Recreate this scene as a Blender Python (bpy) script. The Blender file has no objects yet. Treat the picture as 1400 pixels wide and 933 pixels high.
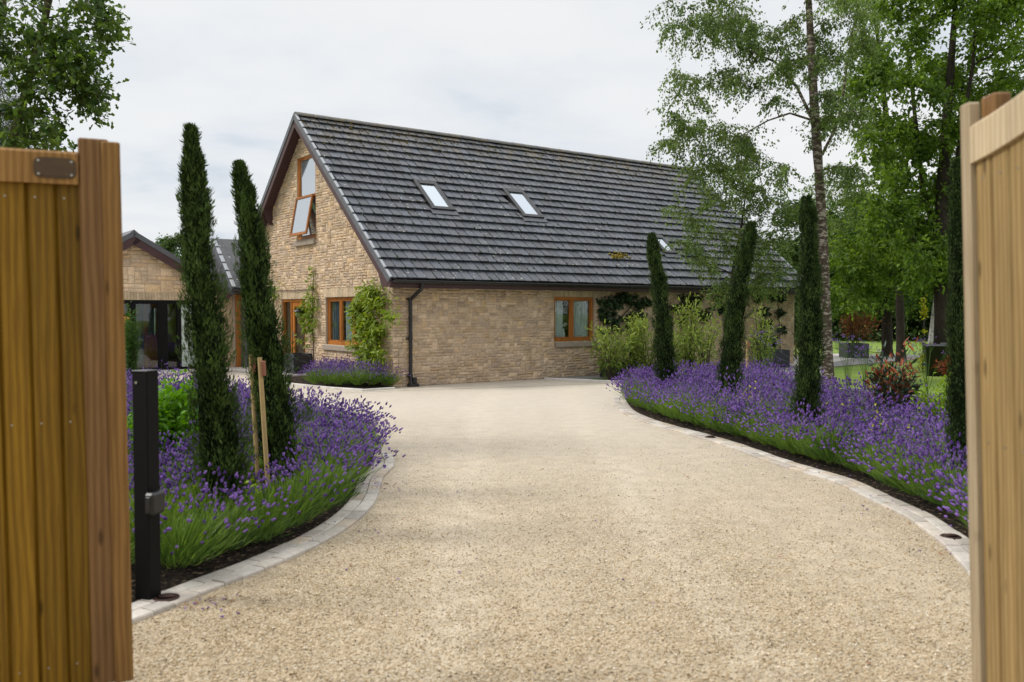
import bpy, math, random
import numpy as np
from mathutils import Vector, Matrix

random.seed(7)
SC = bpy.context.scene
COL = SC.collection
PI = math.pi
EYE = 1.65
F_PX = 1200.0
PITCH = math.atan(41.5 / F_PX)

# ------------------------------------------------------------------ survey helpers
def ray(px, py):
    x = (px - 700.0) / F_PX
    y = (466.5 - py) / F_PX
    return Vector((x, math.cos(PITCH) + y * math.sin(PITCH), -math.sin(PITCH) + y * math.cos(PITCH)))

def G(px, py, z=0.0):
    d = ray(px, py)
    t = (z - EYE) / d.z
    return Vector((d.x * t, d.y * t, z))

def P(px, py, Y):
    d = ray(px, py)
    t = Y / d.y
    return Vector((d.x * t, Y, EYE + d.z * t))

# house frame: x along the eaves, y across the gable
HA = math.atan2(.594, .804)
HL = Vector((math.cos(HA), math.sin(HA), 0))
HG = Vector((-math.sin(HA), math.cos(HA), 0))
H0 = Vector((-2.547, 18.3, 0))
def L2W(x, y, z=0.0):
    p = H0 + HL * x + HG * y
    return Vector((p.x, p.y, z))
def plane_local(px, py, O, N):
    """where the sight line meets a plane of the house (house coordinates)"""
    d = ray(px, py); c = Vector((0, 0, EYE))
    t = (O - c).dot(N) / d.dot(N)
    w = c + d * t - H0
    return Vector((w.dot(HL), w.dot(HG), w.z))

# ------------------------------------------------------------------ scene helpers
def tag(o, label=None, cat=None, group=None, kind=None):
    if label: o['label'] = label
    if cat: o['category'] = cat
    if group: o['group'] = group
    if kind: o['kind'] = kind
    return o

def empty(name, loc=(0, 0, 0), rz=0.0):
    o = bpy.data.objects.new(name, None)
    o.empty_display_size = .2
    o.location = loc
    o.rotation_euler = (0, 0, rz)
    COL.objects.link(o)
    return o

def link(name, me, mats, parent=None):
    if not isinstance(mats, (list, tuple)): mats = [mats]
    for m in mats: me.materials.append(m)
    o = bpy.data.objects.new(name, me)
    COL.objects.link(o)
    if parent is not None: o.parent = parent
    return o

def copy_tree(o, parent=None):
    c = o.copy(); COL.objects.link(c)
    if parent is not None: c.parent = parent
    for ch in list(o.children): copy_tree(ch, c)
    return c

class MB:
    """polygon collector with a colour and a material slot per face"""
    def __init__(s): s.v = []; s.f = []; s.c = []; s.m = []
    def face(s, pts, col=(1, 1, 1), m=0):
        b = len(s.v)
        s.v.extend([tuple(p) for p in pts]); s.f.append(list(range(b, b + len(pts)))); s.c.append(col); s.m.append(m)
    def poly(s, verts, faces, col=(1, 1, 1), m=0):
        b = len(s.v)
        s.v.extend([tuple(p) for p in verts])
        for f in faces:
            s.f.append([b + i for i in f]); s.c.append(col); s.m.append(m)
    def obox(s, O, U, N, W, lo, hi, col=(1, 1, 1), m=0, bev=0.0):
        """box in a frame O + u*U + n*N + w*W"""
        O = Vector(O); U = Vector(U); N = Vector(N); W = Vector(W)
        (u0, n0, w0), (u1, n1, w1) = lo, hi
        if bev <= 0:
            vs = [O + U * u + N * n + W * w for u in (u0, u1) for n in (n0, n1) for w in (w0, w1)]
            fs = [(0, 1, 3, 2), (4, 6, 7, 5), (0, 4, 5, 1), (2, 3, 7, 6), (0, 2, 6, 4), (1, 5, 7, 3)]
            s.poly(vs, fs, col, m); return
        b = min(bev, abs(u1 - u0) * .45, abs(n1 - n0) * .45, abs(w1 - w0) * .45)
        us, ns, ws = (u0, u1), (n0, n1), (w0, w1)
        vs = []; idx = {}
        for i in (0, 1):
            for j in (0, 1):
                for k in (0, 1):
                    su = b if i == 0 else -b; sn = b if j == 0 else -b; sw = b if k == 0 else -b
                    for a, (du, dn, dw) in enumerate(((0, sn, sw), (su, 0, sw), (su, sn, 0))):
                        idx[(i, j, k, a)] = len(vs)
                        vs.append(O + U * (us[i] + du) + N * (ns[j] + dn) + W * (ws[k] + dw))
        fs = []
        for i in (0, 1): fs.append([idx[(i, 0, 0, 0)], idx[(i, 1, 0, 0)], idx[(i, 1, 1, 0)], idx[(i, 0, 1, 0)]])
        for j in (0, 1): fs.append([idx[(0, j, 0, 1)], idx[(1, j, 0, 1)], idx[(1, j, 1, 1)], idx[(0, j, 1, 1)]])
        for k in (0, 1): fs.append([idx[(0, 0, k, 2)], idx[(1, 0, k, 2)], idx[(1, 1, k, 2)], idx[(0, 1, k, 2)]])
        for j in (0, 1):
            for k in (0, 1): fs.append([idx[(0, j, k, 1)], idx[(1, j, k, 1)], idx[(1, j, k, 2)], idx[(0, j, k, 2)]])
        for i in (0, 1):
            for k in (0, 1): fs.append([idx[(i, 0, k, 0)], idx[(i, 1, k, 0)], idx[(i, 1, k, 2)], idx[(i, 0, k, 2)]])
        for i in (0, 1):
            for j in (0, 1): fs.append([idx[(i, j, 0, 0)], idx[(i, j, 1, 0)], idx[(i, j, 1, 1)], idx[(i, j, 0, 1)]])
        for i in (0, 1):
            for j in (0, 1):
                for k in (0, 1): fs.append([idx[(i, j, k, 0)], idx[(i, j, k, 1)], idx[(i, j, k, 2)]])
        s.poly(vs, fs, col, m)
    def box(s, lo, hi, col=(1, 1, 1), m=0, bev=0.0):
        s.obox((0, 0, 0), (1, 0, 0), (0, 1, 0), (0, 0, 1), lo, hi, col, m, bev)
    def prism(s, poly, A, B, O, D, d0, d1, col=(1, 1, 1), m=0):
        """polygon (a,b) in axes A,B pushed along D"""
        O = Vector(O); A = Vector(A); B = Vector(B); D = Vector(D); n = len(poly)
        vs = [O + A * a + B * b + D * d0 for a, b in poly] + [O + A * a + B * b + D * d1 for a, b in poly]
        fs = [list(range(n)), list(range(2 * n - 1, n - 1, -1))]
        fs += [(i, (i + 1) % n, n + (i + 1) % n, n + i) for i in range(n)]
        s.poly(vs, fs, col, m)
    def tube(s, pts, r, n=8, col=(1, 1, 1), m=0, cap=True):
        pts = [Vector(p) for p in pts]
        rs = r if isinstance(r, (list, tuple)) else [r] * len(pts)
        t = (pts[1] - pts[0]).normalized()
        a = t.orthogonal().normalized()
        vs = []
        for i, p in enumerate(pts):
            tt = (pts[min(i + 1, len(pts) - 1)] - pts[max(i - 1, 0)]).normalized()
            a = (a - tt * a.dot(tt)).normalized(); b = tt.cross(a)
            for k in range(n):
                th = 2 * PI * k / n
                vs.append(p + (a * math.cos(th) + b * math.sin(th)) * rs[i])
        fs = []
        for i in range(len(pts) - 1):
            for k in range(n):
                fs.append((i * n + k, i * n + (k + 1) % n, (i + 1) * n + (k + 1) % n, (i + 1) * n + k))
        if cap:
            fs.append(list(range(n - 1, -1, -1))); fs.append([(len(pts) - 1) * n + k for k in range(n)])
        s.poly(vs, fs, col, m)
    def lathe(s, prof, n=20, O=(0, 0, 0), col=(1, 1, 1), m=0, sx=1, sy=1):
        O = Vector(O); vs = []; fs = []
        for r, z in prof:
            for k in range(n):
                th = 2 * PI * k / n
                vs.append(O + Vector((r * math.cos(th) * sx, r * math.sin(th) * sy, z)))
        for i in range(len(prof) - 1):
            for k in range(n):
                fs.append((i * n + k, i * n + (k + 1) % n, (i + 1) * n + (k + 1) % n, (i + 1) * n + k))
        fs.append(list(range(n - 1, -1, -1))); fs.append([(len(prof) - 1) * n + k for k in range(n)])
        s.poly(vs, fs, col, m)
    def build(s, name, mats, parent=None, smooth=False, recalc=True):
        me = bpy.data.meshes.new(name)
        me.from_pydata(s.v, [], s.f)
        me.polygons.foreach_set('material_index', np.array(s.m, dtype=np.int32))
        a = me.attributes.new('col', 'FLOAT_COLOR', 'FACE')
        c = np.ones((len(s.f), 4), dtype=np.float32); c[:, :3] = np.array(s.c, dtype=np.float32)
        a.data.foreach_set('color', c.ravel())
        if recalc:
            import bmesh
            bm = bmesh.new(); bm.from_mesh(me)
            bmesh.ops.recalc_face_normals(bm, faces=bm.faces[:]); bm.to_mesh(me); bm.free()
        if smooth: me.polygons.foreach_set('use_smooth', np.ones(len(me.polygons), dtype=bool))
        me.update()
        return link(name, me, mats, parent)

class NB:
    """triangle collector on numpy arrays, a tint and a material slot per face"""
    def __init__(s): s.V = []; s.F = []; s.T = []; s.M = []; s.n = 0
    def add(s, V, F, tint=1.0, m=0):
        F = np.asarray(F, dtype=np.int64)
        s.V.append(np.asarray(V, dtype=np.float32)); s.F.append(F + s.n); s.n += len(V)
        s.T.append(np.broadcast_to(np.asarray(tint, dtype=np.float32), (len(F),)))
        s.M.append(np.broadcast_to(np.asarray(m, dtype=np.int32), (len(F),)))
    def packed(s):
        return np.concatenate(s.V), np.concatenate(s.F), np.concatenate(s.T), np.concatenate(s.M)
    def tube(s, pts, rs, n=6, tint=1.0, m=0):
        pts = np.asarray(pts, dtype=float); k = len(pts)
        rs = np.broadcast_to(np.asarray(rs, dtype=float), (k,))
        t = np.gradient(pts, axis=0); t /= np.linalg.norm(t, axis=1, keepdims=True) + 1e-9
        a = np.cross(t[0], (0.3, 0.9, 0.2)); a /= np.linalg.norm(a) + 1e-9
        th = np.arange(n) * 2 * PI / n
        V = np.zeros((k, n, 3))
        for i in range(k):
            a = a - t[i] * a.dot(t[i]); a /= np.linalg.norm(a) + 1e-9
            b = np.cross(t[i], a)
            V[i] = pts[i] + rs[i] * (np.cos(th)[:, None] * a + np.sin(th)[:, None] * b)
        i0 = (np.arange(k - 1)[:, None] * n + np.arange(n)[None, :]).ravel()
        i1 = (np.arange(k - 1)[:, None] * n + (np.arange(n)[None, :] + 1) % n).ravel()
        F = np.concatenate([np.stack([i0, i1, i1 + n], 1), np.stack([i0, i1 + n, i0 + n], 1)])
        s.add(V.reshape(-1, 3), F, tint, m)
    def leaves(s, pos, ax, nr, L, W, tint=1.0, m=0, kind='diamond', fold=.18):
        pos = np.asarray(pos, dtype=float); n = len(pos)
        if n == 0: return
        ax = unit(ax); sd = unit(np.cross(ax, nr)); nn = np.cross(sd, ax)
        L = np.broadcast_to(np.asarray(L, dtype=float), (n,))[:, None]; W = np.broadcast_to(np.asarray(W, dtype=float), (n,))[:, None]
        if kind == 'diamond':
            prof = [(0, 0, 0), (.45, .5, 1), (1, 0, 0), (.45, -.5, 1)]; tris = [(0, 1, 2), (0, 2, 3)]
        elif kind == 'leaf':
            prof = [(0, 0, 0), (.25, .42, 1), (.62, .4, 1), (1, 0, -.6), (.62, -.4, 1), (.25, -.42, 1)]
            tris = [(0, 1, 2), (0, 2, 3), (0, 3, 4), (0, 4, 5)]
        elif kind == 'oak':
            prof = [(0, 0, 0), (.28, .34, .6), (.42, .17, .3), (.68, .5, 1), (1, 0, -.4), (.68, -.5, 1), (.42, -.17, .3), (.28, -.34, .6)]
            tris = [(0, 1, 7), (1, 2, 7), (2, 6, 7), (2, 3, 6), (3, 5, 6), (3, 4, 5)]
        else:   # blade
            prof = [(0, .5, 0), (0, -.5, 0), (1, 0, 0)]; tris = [(0, 1, 2)]
        k = len(prof)
        V = np.zeros((n, k, 3))
        for j, (a, b, c) in enumerate(prof):
            V[:, j] = pos + ax * L * a + sd * W * b + nn * W * c * fold
        F = (np.arange(n)[:, None, None] * k + np.array(tris)[None]).reshape(-1, 3)
        tint = np.repeat(np.broadcast_to(np.asarray(tint, dtype=float), (n,)), len(tris))
        if np.ndim(m): m = np.repeat(m, len(tris))
        s.add(V.reshape(-1, 3), F, tint, m)
    def build(s, name, mats, parent=None, smooth=False):
        V, F, T, M = s.packed()
        me = bpy.data.meshes.new(name)
        me.vertices.add(len(V)); me.vertices.foreach_set('co', V.ravel())
        me.loops.add(len(F) * 3); me.loops.foreach_set('vertex_index', F.astype(np.int32).ravel())
        me.polygons.add(len(F)); me.polygons.foreach_set('loop_start', np.arange(len(F), dtype=np.int32) * 3)
        me.polygons.foreach_set('material_index', M.astype(np.int32))
        if smooth: me.polygons.foreach_set('use_smooth', np.ones(len(F), dtype=bool))
        a = me.attributes.new('tint', 'FLOAT', 'FACE'); a.data.foreach_set('value', T.astype(np.float32))
        me.update(calc_edges=True)
        return link(name, me, mats, parent)

def unit(a):
    a = np.asarray(a, dtype=float)
    return a / (np.linalg.norm(a, axis=-1, keepdims=True) + 1e-9)
def rdirs(rng, n):
    return unit(rng.normal(size=(n, 3)))

# ------------------------------------------------------------------ materials
def new_mat(name):
    m = bpy.data.materials.new(name); m.use_nodes = True
    nt = m.node_tree
    for n in list(nt.nodes): nt.nodes.remove(n)
    out = nt.nodes.new('ShaderNodeOutputMaterial')
    return m, nt, out
def nd(nt, typ, ins=None, **attrs):
    n = nt.nodes.new('ShaderNode' + typ)
    for k, v in attrs.items(): setattr(n, k, v)
    for k, v in (ins or {}).items():
        sock = n.inputs[k]
        if hasattr(v, 'is_linked') or isinstance(v, bpy.types.NodeSocket): nt.links.new(v, sock)
        else:
            if sock.type == 'RGBA' and len(v) == 3: v = (*v, 1)
            sock.default_value = v
    return n
def mixc(nt, fac, a, b, blend='MIX'):
    n = nt.nodes.new('ShaderNodeMix'); n.data_type = 'RGBA'; n.blend_type = blend; n.clamp_factor = True
    for sock, v in ((n.inputs[0], fac), (n.inputs[6], a), (n.inputs[7], b)):
        if isinstance(v, bpy.types.NodeSocket): nt.links.new(v, sock)
        else:
            if sock.type == 'RGBA' and len(v) == 3: v = (*v, 1)
            sock.default_value = v
    return n.outputs[2]
def ramp(nt, fac, stops, interp='LINEAR'):
    n = nt.nodes.new('ShaderNodeValToRGB'); n.color_ramp.interpolation = interp
    e = n.color_ramp.elements
    while len(e) < len(stops): e.new(.5)
    for el, (p, c) in zip(e, stops):
        el.position = p; el.color = (*c, 1) if len(c) == 3 else c
    nt.links.new(fac, n.inputs[0])
    return n.outputs[0]
def g3(v): return (v, v, v)
def coords(nt, scale=(1, 1, 1), rot=(0, 0, 0), which='Object'):
    tc = nt.nodes.new('ShaderNodeTexCoord')
    return nd(nt, 'Mapping', {'Vector': tc.outputs[which], 'Scale': scale, 'Rotation': rot}).outputs[0]
def noise(nt, vec, scale, detail=4, rough=.55, dist=0.0):
    return nd(nt, 'TexNoise', {'Vector': vec, 'Scale': scale, 'Detail': detail, 'Roughness': rough, 'Distortion': dist}).outputs[0]
def principled(nt, out, col, rough=.6, bump=None, bstr=.3, bdist=.01, metal=0.0, spec=.5):
    p = nd(nt, 'BsdfPrincipled', {'Base Color': col, 'Roughness': rough, 'Metallic': metal, 'Specular IOR Level': spec})
    if bump is not None:
        b = nd(nt, 'Bump', {'Height': bump, 'Strength': bstr, 'Distance': bdist})
        nt.links.new(b.outputs[0], p.inputs['Normal'])
    nt.links.new(p.outputs[0], out.inputs[0])
    return p

def plain(name, col, rough=.5, var=.15, nscale=8, metal=0.0, bstr=.1, spec=.5):
    m, nt, out = new_mat(name)
    v = coords(nt)
    n = noise(nt, v, nscale, 5)
    c = mixc(nt, n, tuple(x * (1 - var) for x in col), tuple(min(1, x * (1 + var)) for x in col))
    principled(nt, out, c, rough, n, bstr, .005, metal, spec)
    return m

def foliage(name, dark, light, trans=.35, rough=.5, spec=.35):
    """leaf material: the tint of each leaf picks between two greens; light passes through the blade"""
    m, nt, out = new_mat(name)
    at = nd(nt, 'Attribute', attribute_name='tint')
    c = mixc(nt, at.outputs['Fac'], dark, light)
    p = nd(nt, 'BsdfPrincipled', {'Base Color': c, 'Roughness': rough, 'Specular IOR Level': spec})
    hs = nd(nt, 'HueSaturation', {'Color': c, 'Saturation': 1.1, 'Value': 1.25, 'Hue': .49})
    t = nd(nt, 'BsdfTranslucent', {'Color': hs.outputs[0]})
    mx = nd(nt, 'MixShader', {0: trans, 1: p.outputs[0], 2: t.outputs[0]})
    nt.links.new(mx.outputs[0], out.inputs[0])
    return m

def attr_stone(name, nscale=22, mult=1.0, rough=.9, lo=.72, hi=1.22, bstr=.55, bdist=.008, spec=.25):
    m, nt, out = new_mat(name)
    at = nd(nt, 'Attribute', attribute_name='col')
    v = coords(nt)
    n1 = noise(nt, v, nscale, 8, .65)
    n2 = noise(nt, v, 3.1, 4)
    k = ramp(nt, n1, [(.25, g3(lo * mult)), (.75, g3(hi * mult))])
    c = mixc(nt, 1.0, at.outputs['Color'], k, 'MULTIPLY')
    k2 = ramp(nt, n2, [(.3, g3(.82)), (.7, g3(1.1))])
    c = mixc(nt, 1.0, c, k2, 'MULTIPLY')
    principled(nt, out, c, rough, n1, bstr, bdist, spec=spec)
    return m

M = {}
M['stone'] = attr_stone('buff_stone')
M['kerb'] = attr_stone('kerb_sett', 30, 1.0, .85, .8, 1.15, .3, .004)

def mk_gravel():
    m, nt, out = new_mat('gravel')
    v = coords(nt)
    w = nd(nt, 'TexVoronoi', {'Vector': v, 'Scale': 105.0, 'Randomness': 1.0})
    w2 = nd(nt, 'TexVoronoi', {'Vector': v, 'Scale': 210.0})
    sep = nd(nt, 'SeparateColor', {0: w.outputs['Color']})
    c = ramp(nt, sep.outputs[0], [(0, (.15, .10, .055)), (.12, (.35, .255, .14)), (.4, (.51, .39, .235)), (.75, (.60, .475, .305)), (1, (.77, .67, .51))])
    sep2 = nd(nt, 'SeparateColor', {0: w2.outputs['Color']})
    c2 = ramp(nt, sep2.outputs[1], [(0, g3(.42)), (.25, g3(.9)), (1, g3(1.18))])
    c = mixc(nt, 1.0, c, c2, 'MULTIPLY')
    gap = ramp(nt, w.outputs['Distance'], [(.0, g3(1.1)), (.5, g3(1.0)), (.9, g3(.45))])
    c = mixc(nt, 1.0, c, gap, 'MULTIPLY')
    big = noise(nt, coords(nt, (.9, .28, 1)), 1.0, 5, .6)
    c = mixc(nt, ramp(nt, big, [(.38, g3(.1)), (.62, g3(.6))]), c, (.58, .48, .345))
    mid = noise(nt, v, 4.5, 6, .7)
    c = mixc(nt, 1.0, c, ramp(nt, mid, [(.3, g3(.74)), (.6, g3(.98))]), 'MULTIPLY')
    # colour paler with distance, painting in the brightening seen at grazing angles
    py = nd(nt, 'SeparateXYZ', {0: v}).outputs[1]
    graze_pale = nd(nt, 'MapRange', {'Value': py, 'From Min': 4.5, 'From Max': 15.0, 'To Min': 0.0, 'To Max': .72})
    c = mixc(nt, graze_pale.outputs[0], c, mixc(nt, mid, (.56, .505, .425), (.68, .625, .545)))
    # two faint wheel tracks, pressed paler
    px = nd(nt, 'SeparateXYZ', {0: v}).outputs[0]
    wob = nd(nt, 'Math', {0: noise(nt, coords(nt, (.12, .12, 1)), 1.0, 2), 1: 1.2}, operation='MULTIPLY').outputs[0]
    q = nd(nt, 'Math', {0: nd(nt, 'Math', {0: px, 1: wob}, operation='ADD').outputs[0], 1: .95}, operation='SUBTRACT').outputs[0]
    q = nd(nt, 'Math', {0: nd(nt, 'Math', {0: q}, operation='ABSOLUTE').outputs[0], 1: .78}, operation='SUBTRACT').outputs[0]
    q = nd(nt, 'Math', {0: q}, operation='ABSOLUTE').outputs[0]
    trk = ramp(nt, q, [(.05, g3(.30)), (.34, g3(0))])
    trk = nd(nt, 'Math', {0: trk, 1: ramp(nt, mid, [(.35, g3(.3)), (.6, g3(1))])}, operation='MULTIPLY').outputs[0]
    c = mixc(nt, trk, c, (.68, .60, .48))
    hgt = nd(nt, 'Math', {0: w.outputs['Distance'], 1: -1.0}, operation='MULTIPLY')
    h2 = nd(nt, 'Math', {0: hgt.outputs[0], 1: mid}, operation='ADD')
    principled(nt, out, c, .85, h2.outputs[0], .75, .012, spec=.3)
    return m
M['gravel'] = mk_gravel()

def mk_soil():
    m, nt, out = new_mat('soil')
    v = coords(nt)
    w = nd(nt, 'TexVoronoi', {'Vector': v, 'Scale': 42.0})
    sep = nd(nt, 'SeparateColor', {0: w.outputs['Color']})
    c = ramp(nt, sep.outputs[0], [(0, (.008, .006, .005)), (.7, (.028, .019, .013)), (.93, (.07, .05, .033)), (1, (.28, .20, .13))])
    principled(nt, out, c, .95, w.outputs['Distance'], .9, .03, spec=.2)
    return m
M['soil'] = mk_soil()

def mk_grass():
    m, nt, out = new_mat('lawn_grass')
    v = coords(nt)
    a = noise(nt, v, .35, 4); b = noise(nt, v, 38, 6, .75)
    c = mixc(nt, ramp(nt, a, [(.35, g3(0)), (.65, g3(1))]), (.13, .23, .035), (.25, .33, .07))
    c = mixc(nt, 1.0, c, ramp(nt, b, [(.3, g3(.55)), (.7, g3(1.3))]), 'MULTIPLY')
    principled(nt, out, c, .8, b, .9, .04, spec=.2)
    return m
M['grass'] = mk_grass()
M['paving'] = plain('pale_paving', (.52, .49, .46), .85, .2, 3)
M['paving_grey'] = plain('grey_paving', (.24, .235, .23), .8, .2, 4)

def mk_tile():
    m, nt, out = new_mat('roof_tile')
    at = nd(nt, 'Attribute', attribute_name='col')
    v = coords(nt)
    n1 = noise(nt, v, 9, 7, .7)
    c = mixc(nt, 1.0, at.outputs['Color'], ramp(nt, n1, [(.25, g3(.6)), (.75, g3(1.35))]), 'MULTIPLY')
    # pale lichen freckles
    w = nd(nt, 'TexVoronoi', {'Vector': v, 'Scale': 7.5})
    w2 = noise(nt, v, 1.1, 3)
    f = nd(nt, 'Math', {0: ramp(nt, w.outputs['Distance'], [(.13, g3(1)), (.2, g3(0))]), 1: ramp(nt, w2, [(.42, g3(0)), (.6, g3(1))])}, operation='MULTIPLY')
    c = mixc(nt, f.outputs[0], c, (.42, .42, .38))
    # ochre lichen gathers under the ridge
    tc = nd(nt, 'TexCoord'); sx = nd(nt, 'SeparateXYZ', {0: tc.outputs['Object']})
    top = nd(nt, 'MapRange', {'Value': sx.outputs[2], 'From Min': 5.2, 'From Max': 6.7, 'To Min': 0.0, 'To Max': .72})
    n3 = noise(nt, v, 3.2, 7, .75)
    oc = nd(nt, 'Math', {0: ramp(nt, n3, [(.46, g3(0)), (.62, g3(1))]), 1: top.outputs[0]}, operation='MULTIPLY')
    c = mixc(nt, oc.outputs[0], c, (.17, .12, .045))
    # dark green film running in streaks
    n4 = noise(nt, coords(nt, (3.2, .5, .5)), 2.6, 6, .7)
    c = mixc(nt, ramp(nt, n4, [(.56, g3(0)), (.74, g3(.6))]), c, (.030, .032, .022))
    r = ramp(nt, n1, [(.3, g3(.30)), (.7, g3(.58))])
    principled(nt, out, c, r, n1, .35, .006, spec=.6)
    return m
M['tile'] = mk_tile()
M['moss'] = plain('moss', (.045, .045, .016), 1.0, .6, 40, bstr=.8, spec=.1)
M['moss_gold'] = plain('golden_moss', (.20, .15, .025), 1.0, .4, 40, bstr=.8, spec=.1)
M['mahogany'] = plain('stained_fascia', (.050, .020, .022), .55, .25, 6)
M['verge'] = plain('verge_cap', (.085, .09, .105), .5, .25, 5)
M['verge_pale'] = plain('verge_clip', (.35, .37, .40), .5, .2, 9)
M['gutter'] = plain('black_gutter', (.012, .012, .014), .38, .2, 6)
M['black'] = plain('black_metal', (.0025, .0025, .003), .6, .2, 8, spec=.18)
M['mortar'] = plain('mortar', (.40, .33, .25), .95, .15, 30, bstr=.5)
M['sill'] = plain('stone_sill', (.30, .25, .20), .9, .3, 12, bstr=.4)
M['bronze'] = plain('bronze', (.075, .045, .022), .5, .3, 30, metal=.4)
M['rust'] = plain('copper_ring', (.055, .028, .022), .5, .3, 30, metal=.5)
M['screw'] = plain('screw_metal', (.35, .33, .30), .4, .1, 30, metal=.8)
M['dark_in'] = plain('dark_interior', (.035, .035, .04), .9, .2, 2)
M['carpet'] = plain('dark_floor', (.03, .028, .026), .9, .2, 5)
M['curtain'] = plain('net_curtain', (.62, .64, .64), .9, .06, 4)
M['curtain_blue'] = plain('grey_blue_curtain', (.16, .19, .22), .9, .1, 4)
M['panel'] = plain('pale_green_panel', (.52, .60, .56), .6, .06, 3)
M['vase'] = plain('white_ceramic', (.75, .75, .72), .3, .05, 5)
M['amber'] = plain('amber_glass', (.8, .36, .05), .2, .1, 10)
M['teak'] = plain('teak', (.30, .17, .10), .6, .25, 14)
M['stake'] = plain('stake_wood', (.40, .28, .12), .8, .3, 20)
M['strap'] = plain('rubber_strap', (.25, .09, .05), .6, .2, 12)

def mk_slate(name, col, vein):
    m, nt, out = new_mat(name)
    v = coords(nt)
    w = nd(nt, 'TexWave', {'Vector': coords(nt, (1, 1, 1), (.4, .9, .3)), 'Scale': 1.4, 'Distortion': 9.0, 'Detail': 4.0, 'Detail Scale': 1.6})
    n = noise(nt, v, 7, 6, .6)
    c = mixc(nt, ramp(nt, n, [(.3, g3(0)), (.7, g3(1))]), tuple(x * .7 for x in col), tuple(x * 1.3 for x in col))
    c = mixc(nt, ramp(nt, w.outputs['Fac'], [(.92, g3(0)), (1, g3(.6))]), c, vein)
    principled(nt, out, c, .45, n, .25, .01)
    return m
M['slate'] = mk_slate('slate', (.018, .021, .027), (.12, .14, .16))

def mk_wood(name, pale, mid, dark, rough=.55, scale=1.0):
    """straight grained board: the grain runs along the vertical"""
    m, nt, out = new_mat(name)
    at = nd(nt, 'Attribute', attribute_name='col')
    off = nd(nt, 'VectorMath', {0: coords(nt, (1, 1, .10)), 1: at.outputs['Color']}, operation='ADD')
    fine = noise(nt, nd(nt, 'VectorMath', {0: off.outputs[0], 1: (140 * scale, 140 * scale, 40)}, operation='MULTIPLY').outputs[0], 1.0, 4, .6)
    big = nd(nt, 'TexWave', {'Vector': off.outputs[0], 'Scale': 11.0 * scale, 'Distortion': 7.5, 'Detail': 3.0, 'Detail Scale': .8, 'Detail Roughness': .55}, bands_direction='X')
    c = mixc(nt, ramp(nt, big.outputs['Fac'], [(.15, g3(0)), (.85, g3(1))]), mid, pale)
    c = mixc(nt, ramp(nt, fine, [(.45, g3(0)), (.74, g3(.6))]), c, dark)
    blot = noise(nt, off.outputs[0], 6.0, 4)
    c = mixc(nt, 1.0, c, ramp(nt, blot, [(.3, g3(.78)), (.7, g3(1.12))]), 'MULTIPLY')
    kn = nd(nt, 'TexVoronoi', {'Vector': nd(nt, 'VectorMath', {0: off.outputs[0], 1: (9, 9, 26)}, operation='MULTIPLY').outputs[0], 'Scale': 1.0})
    c = mixc(nt, ramp(nt, kn.outputs['Distance'], [(.05, g3(.75)), (.12, g3(0))]), c, tuple(x * .45 for x in dark))
    sepc = nd(nt, 'SeparateColor', {0: at.outputs['Color']})
    sh = nd(nt, 'MapRange', {'Value': sepc.outputs[0], 'From Min': 0.0, 'From Max': 9.0, 'To Min': .82, 'To Max': 1.16})
    c = mixc(nt, 1.0, c, sh.outputs[0], 'MULTIPLY')
    principled(nt, out, c, rough, fine, .25, .004, spec=.18)
    return m
M['gate'] = mk_wood('treated_pine', (.220, .120, .011), (.155, .080, .007), (.075, .034, .004))
M['gate_frame'] = mk_wood('treated_pine_frame', (.335, .182, .058), (.25, .128, .037), (.14, .068, .021))
M['gate_stile'] = mk_wood('treated_pine_stile', (.235, .128, .052), (.175, .09, .033), (.10, .05, .019))
M['gate_pale'] = mk_wood('sunlit_bleached_pine', (.345, .240, .105), (.265, .175, .070), (.15, .094, .036))  # boards and rail: sunlit lightness put into the colour, besides sun bleaching
M['gate_pale_rail'] = mk_wood('sunlit_bleached_pine_rail', (.51, .415, .28), (.42, .325, .205), (.29, .21, .125))
M['joinery'] = mk_wood('oak_stain_joinery', (.40, .155, .035), (.32, .115, .024), (.19, .06, .014), .4)
M['door_wood'] = mk_wood('red_brown_door', (.26, .095, .035), (.2, .07, .026), (.12, .04, .016), .4)

def mk_glass():
    m, nt, out = new_mat('window_glass')
    ge = nd(nt, 'NewGeometry')
    ior = nd(nt, 'MapRange', {'Value': ge.outputs['Backfacing'], 'To Min': 1.6, 'To Max': 1 / 1.6})
    fr = nd(nt, 'Fresnel', {'IOR': ior.outputs[0]})
    t = nd(nt, 'BsdfTransparent', {'Color': (.82, .87, .86)})
    g = nd(nt, 'BsdfGlossy', {'Color': (.95, .97, 1), 'Roughness': .02})
    mx = nd(nt, 'MixShader', {0: fr.outputs[0], 1: t.outputs[0], 2: g.outputs[0]})
    nt.links.new(mx.outputs[0], out.inputs[0])
    return m
M['glass'] = mk_glass()
def mk_skyglass():
    m, nt, out = new_mat('coated_glass')
    g = nd(nt, 'BsdfGlossy', {'Color': (.66, .71, .75), 'Roughness': .06})
    d = nd(nt, 'BsdfDiffuse', {'Color': (.30, .33, .36)})
    mx = nd(nt, 'MixShader', {0: .72, 1: d.outputs[0], 2: g.outputs[0]})
    nt.links.new(mx.outputs[0], out.inputs[0])
    return m
M['coated'] = mk_skyglass()

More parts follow.
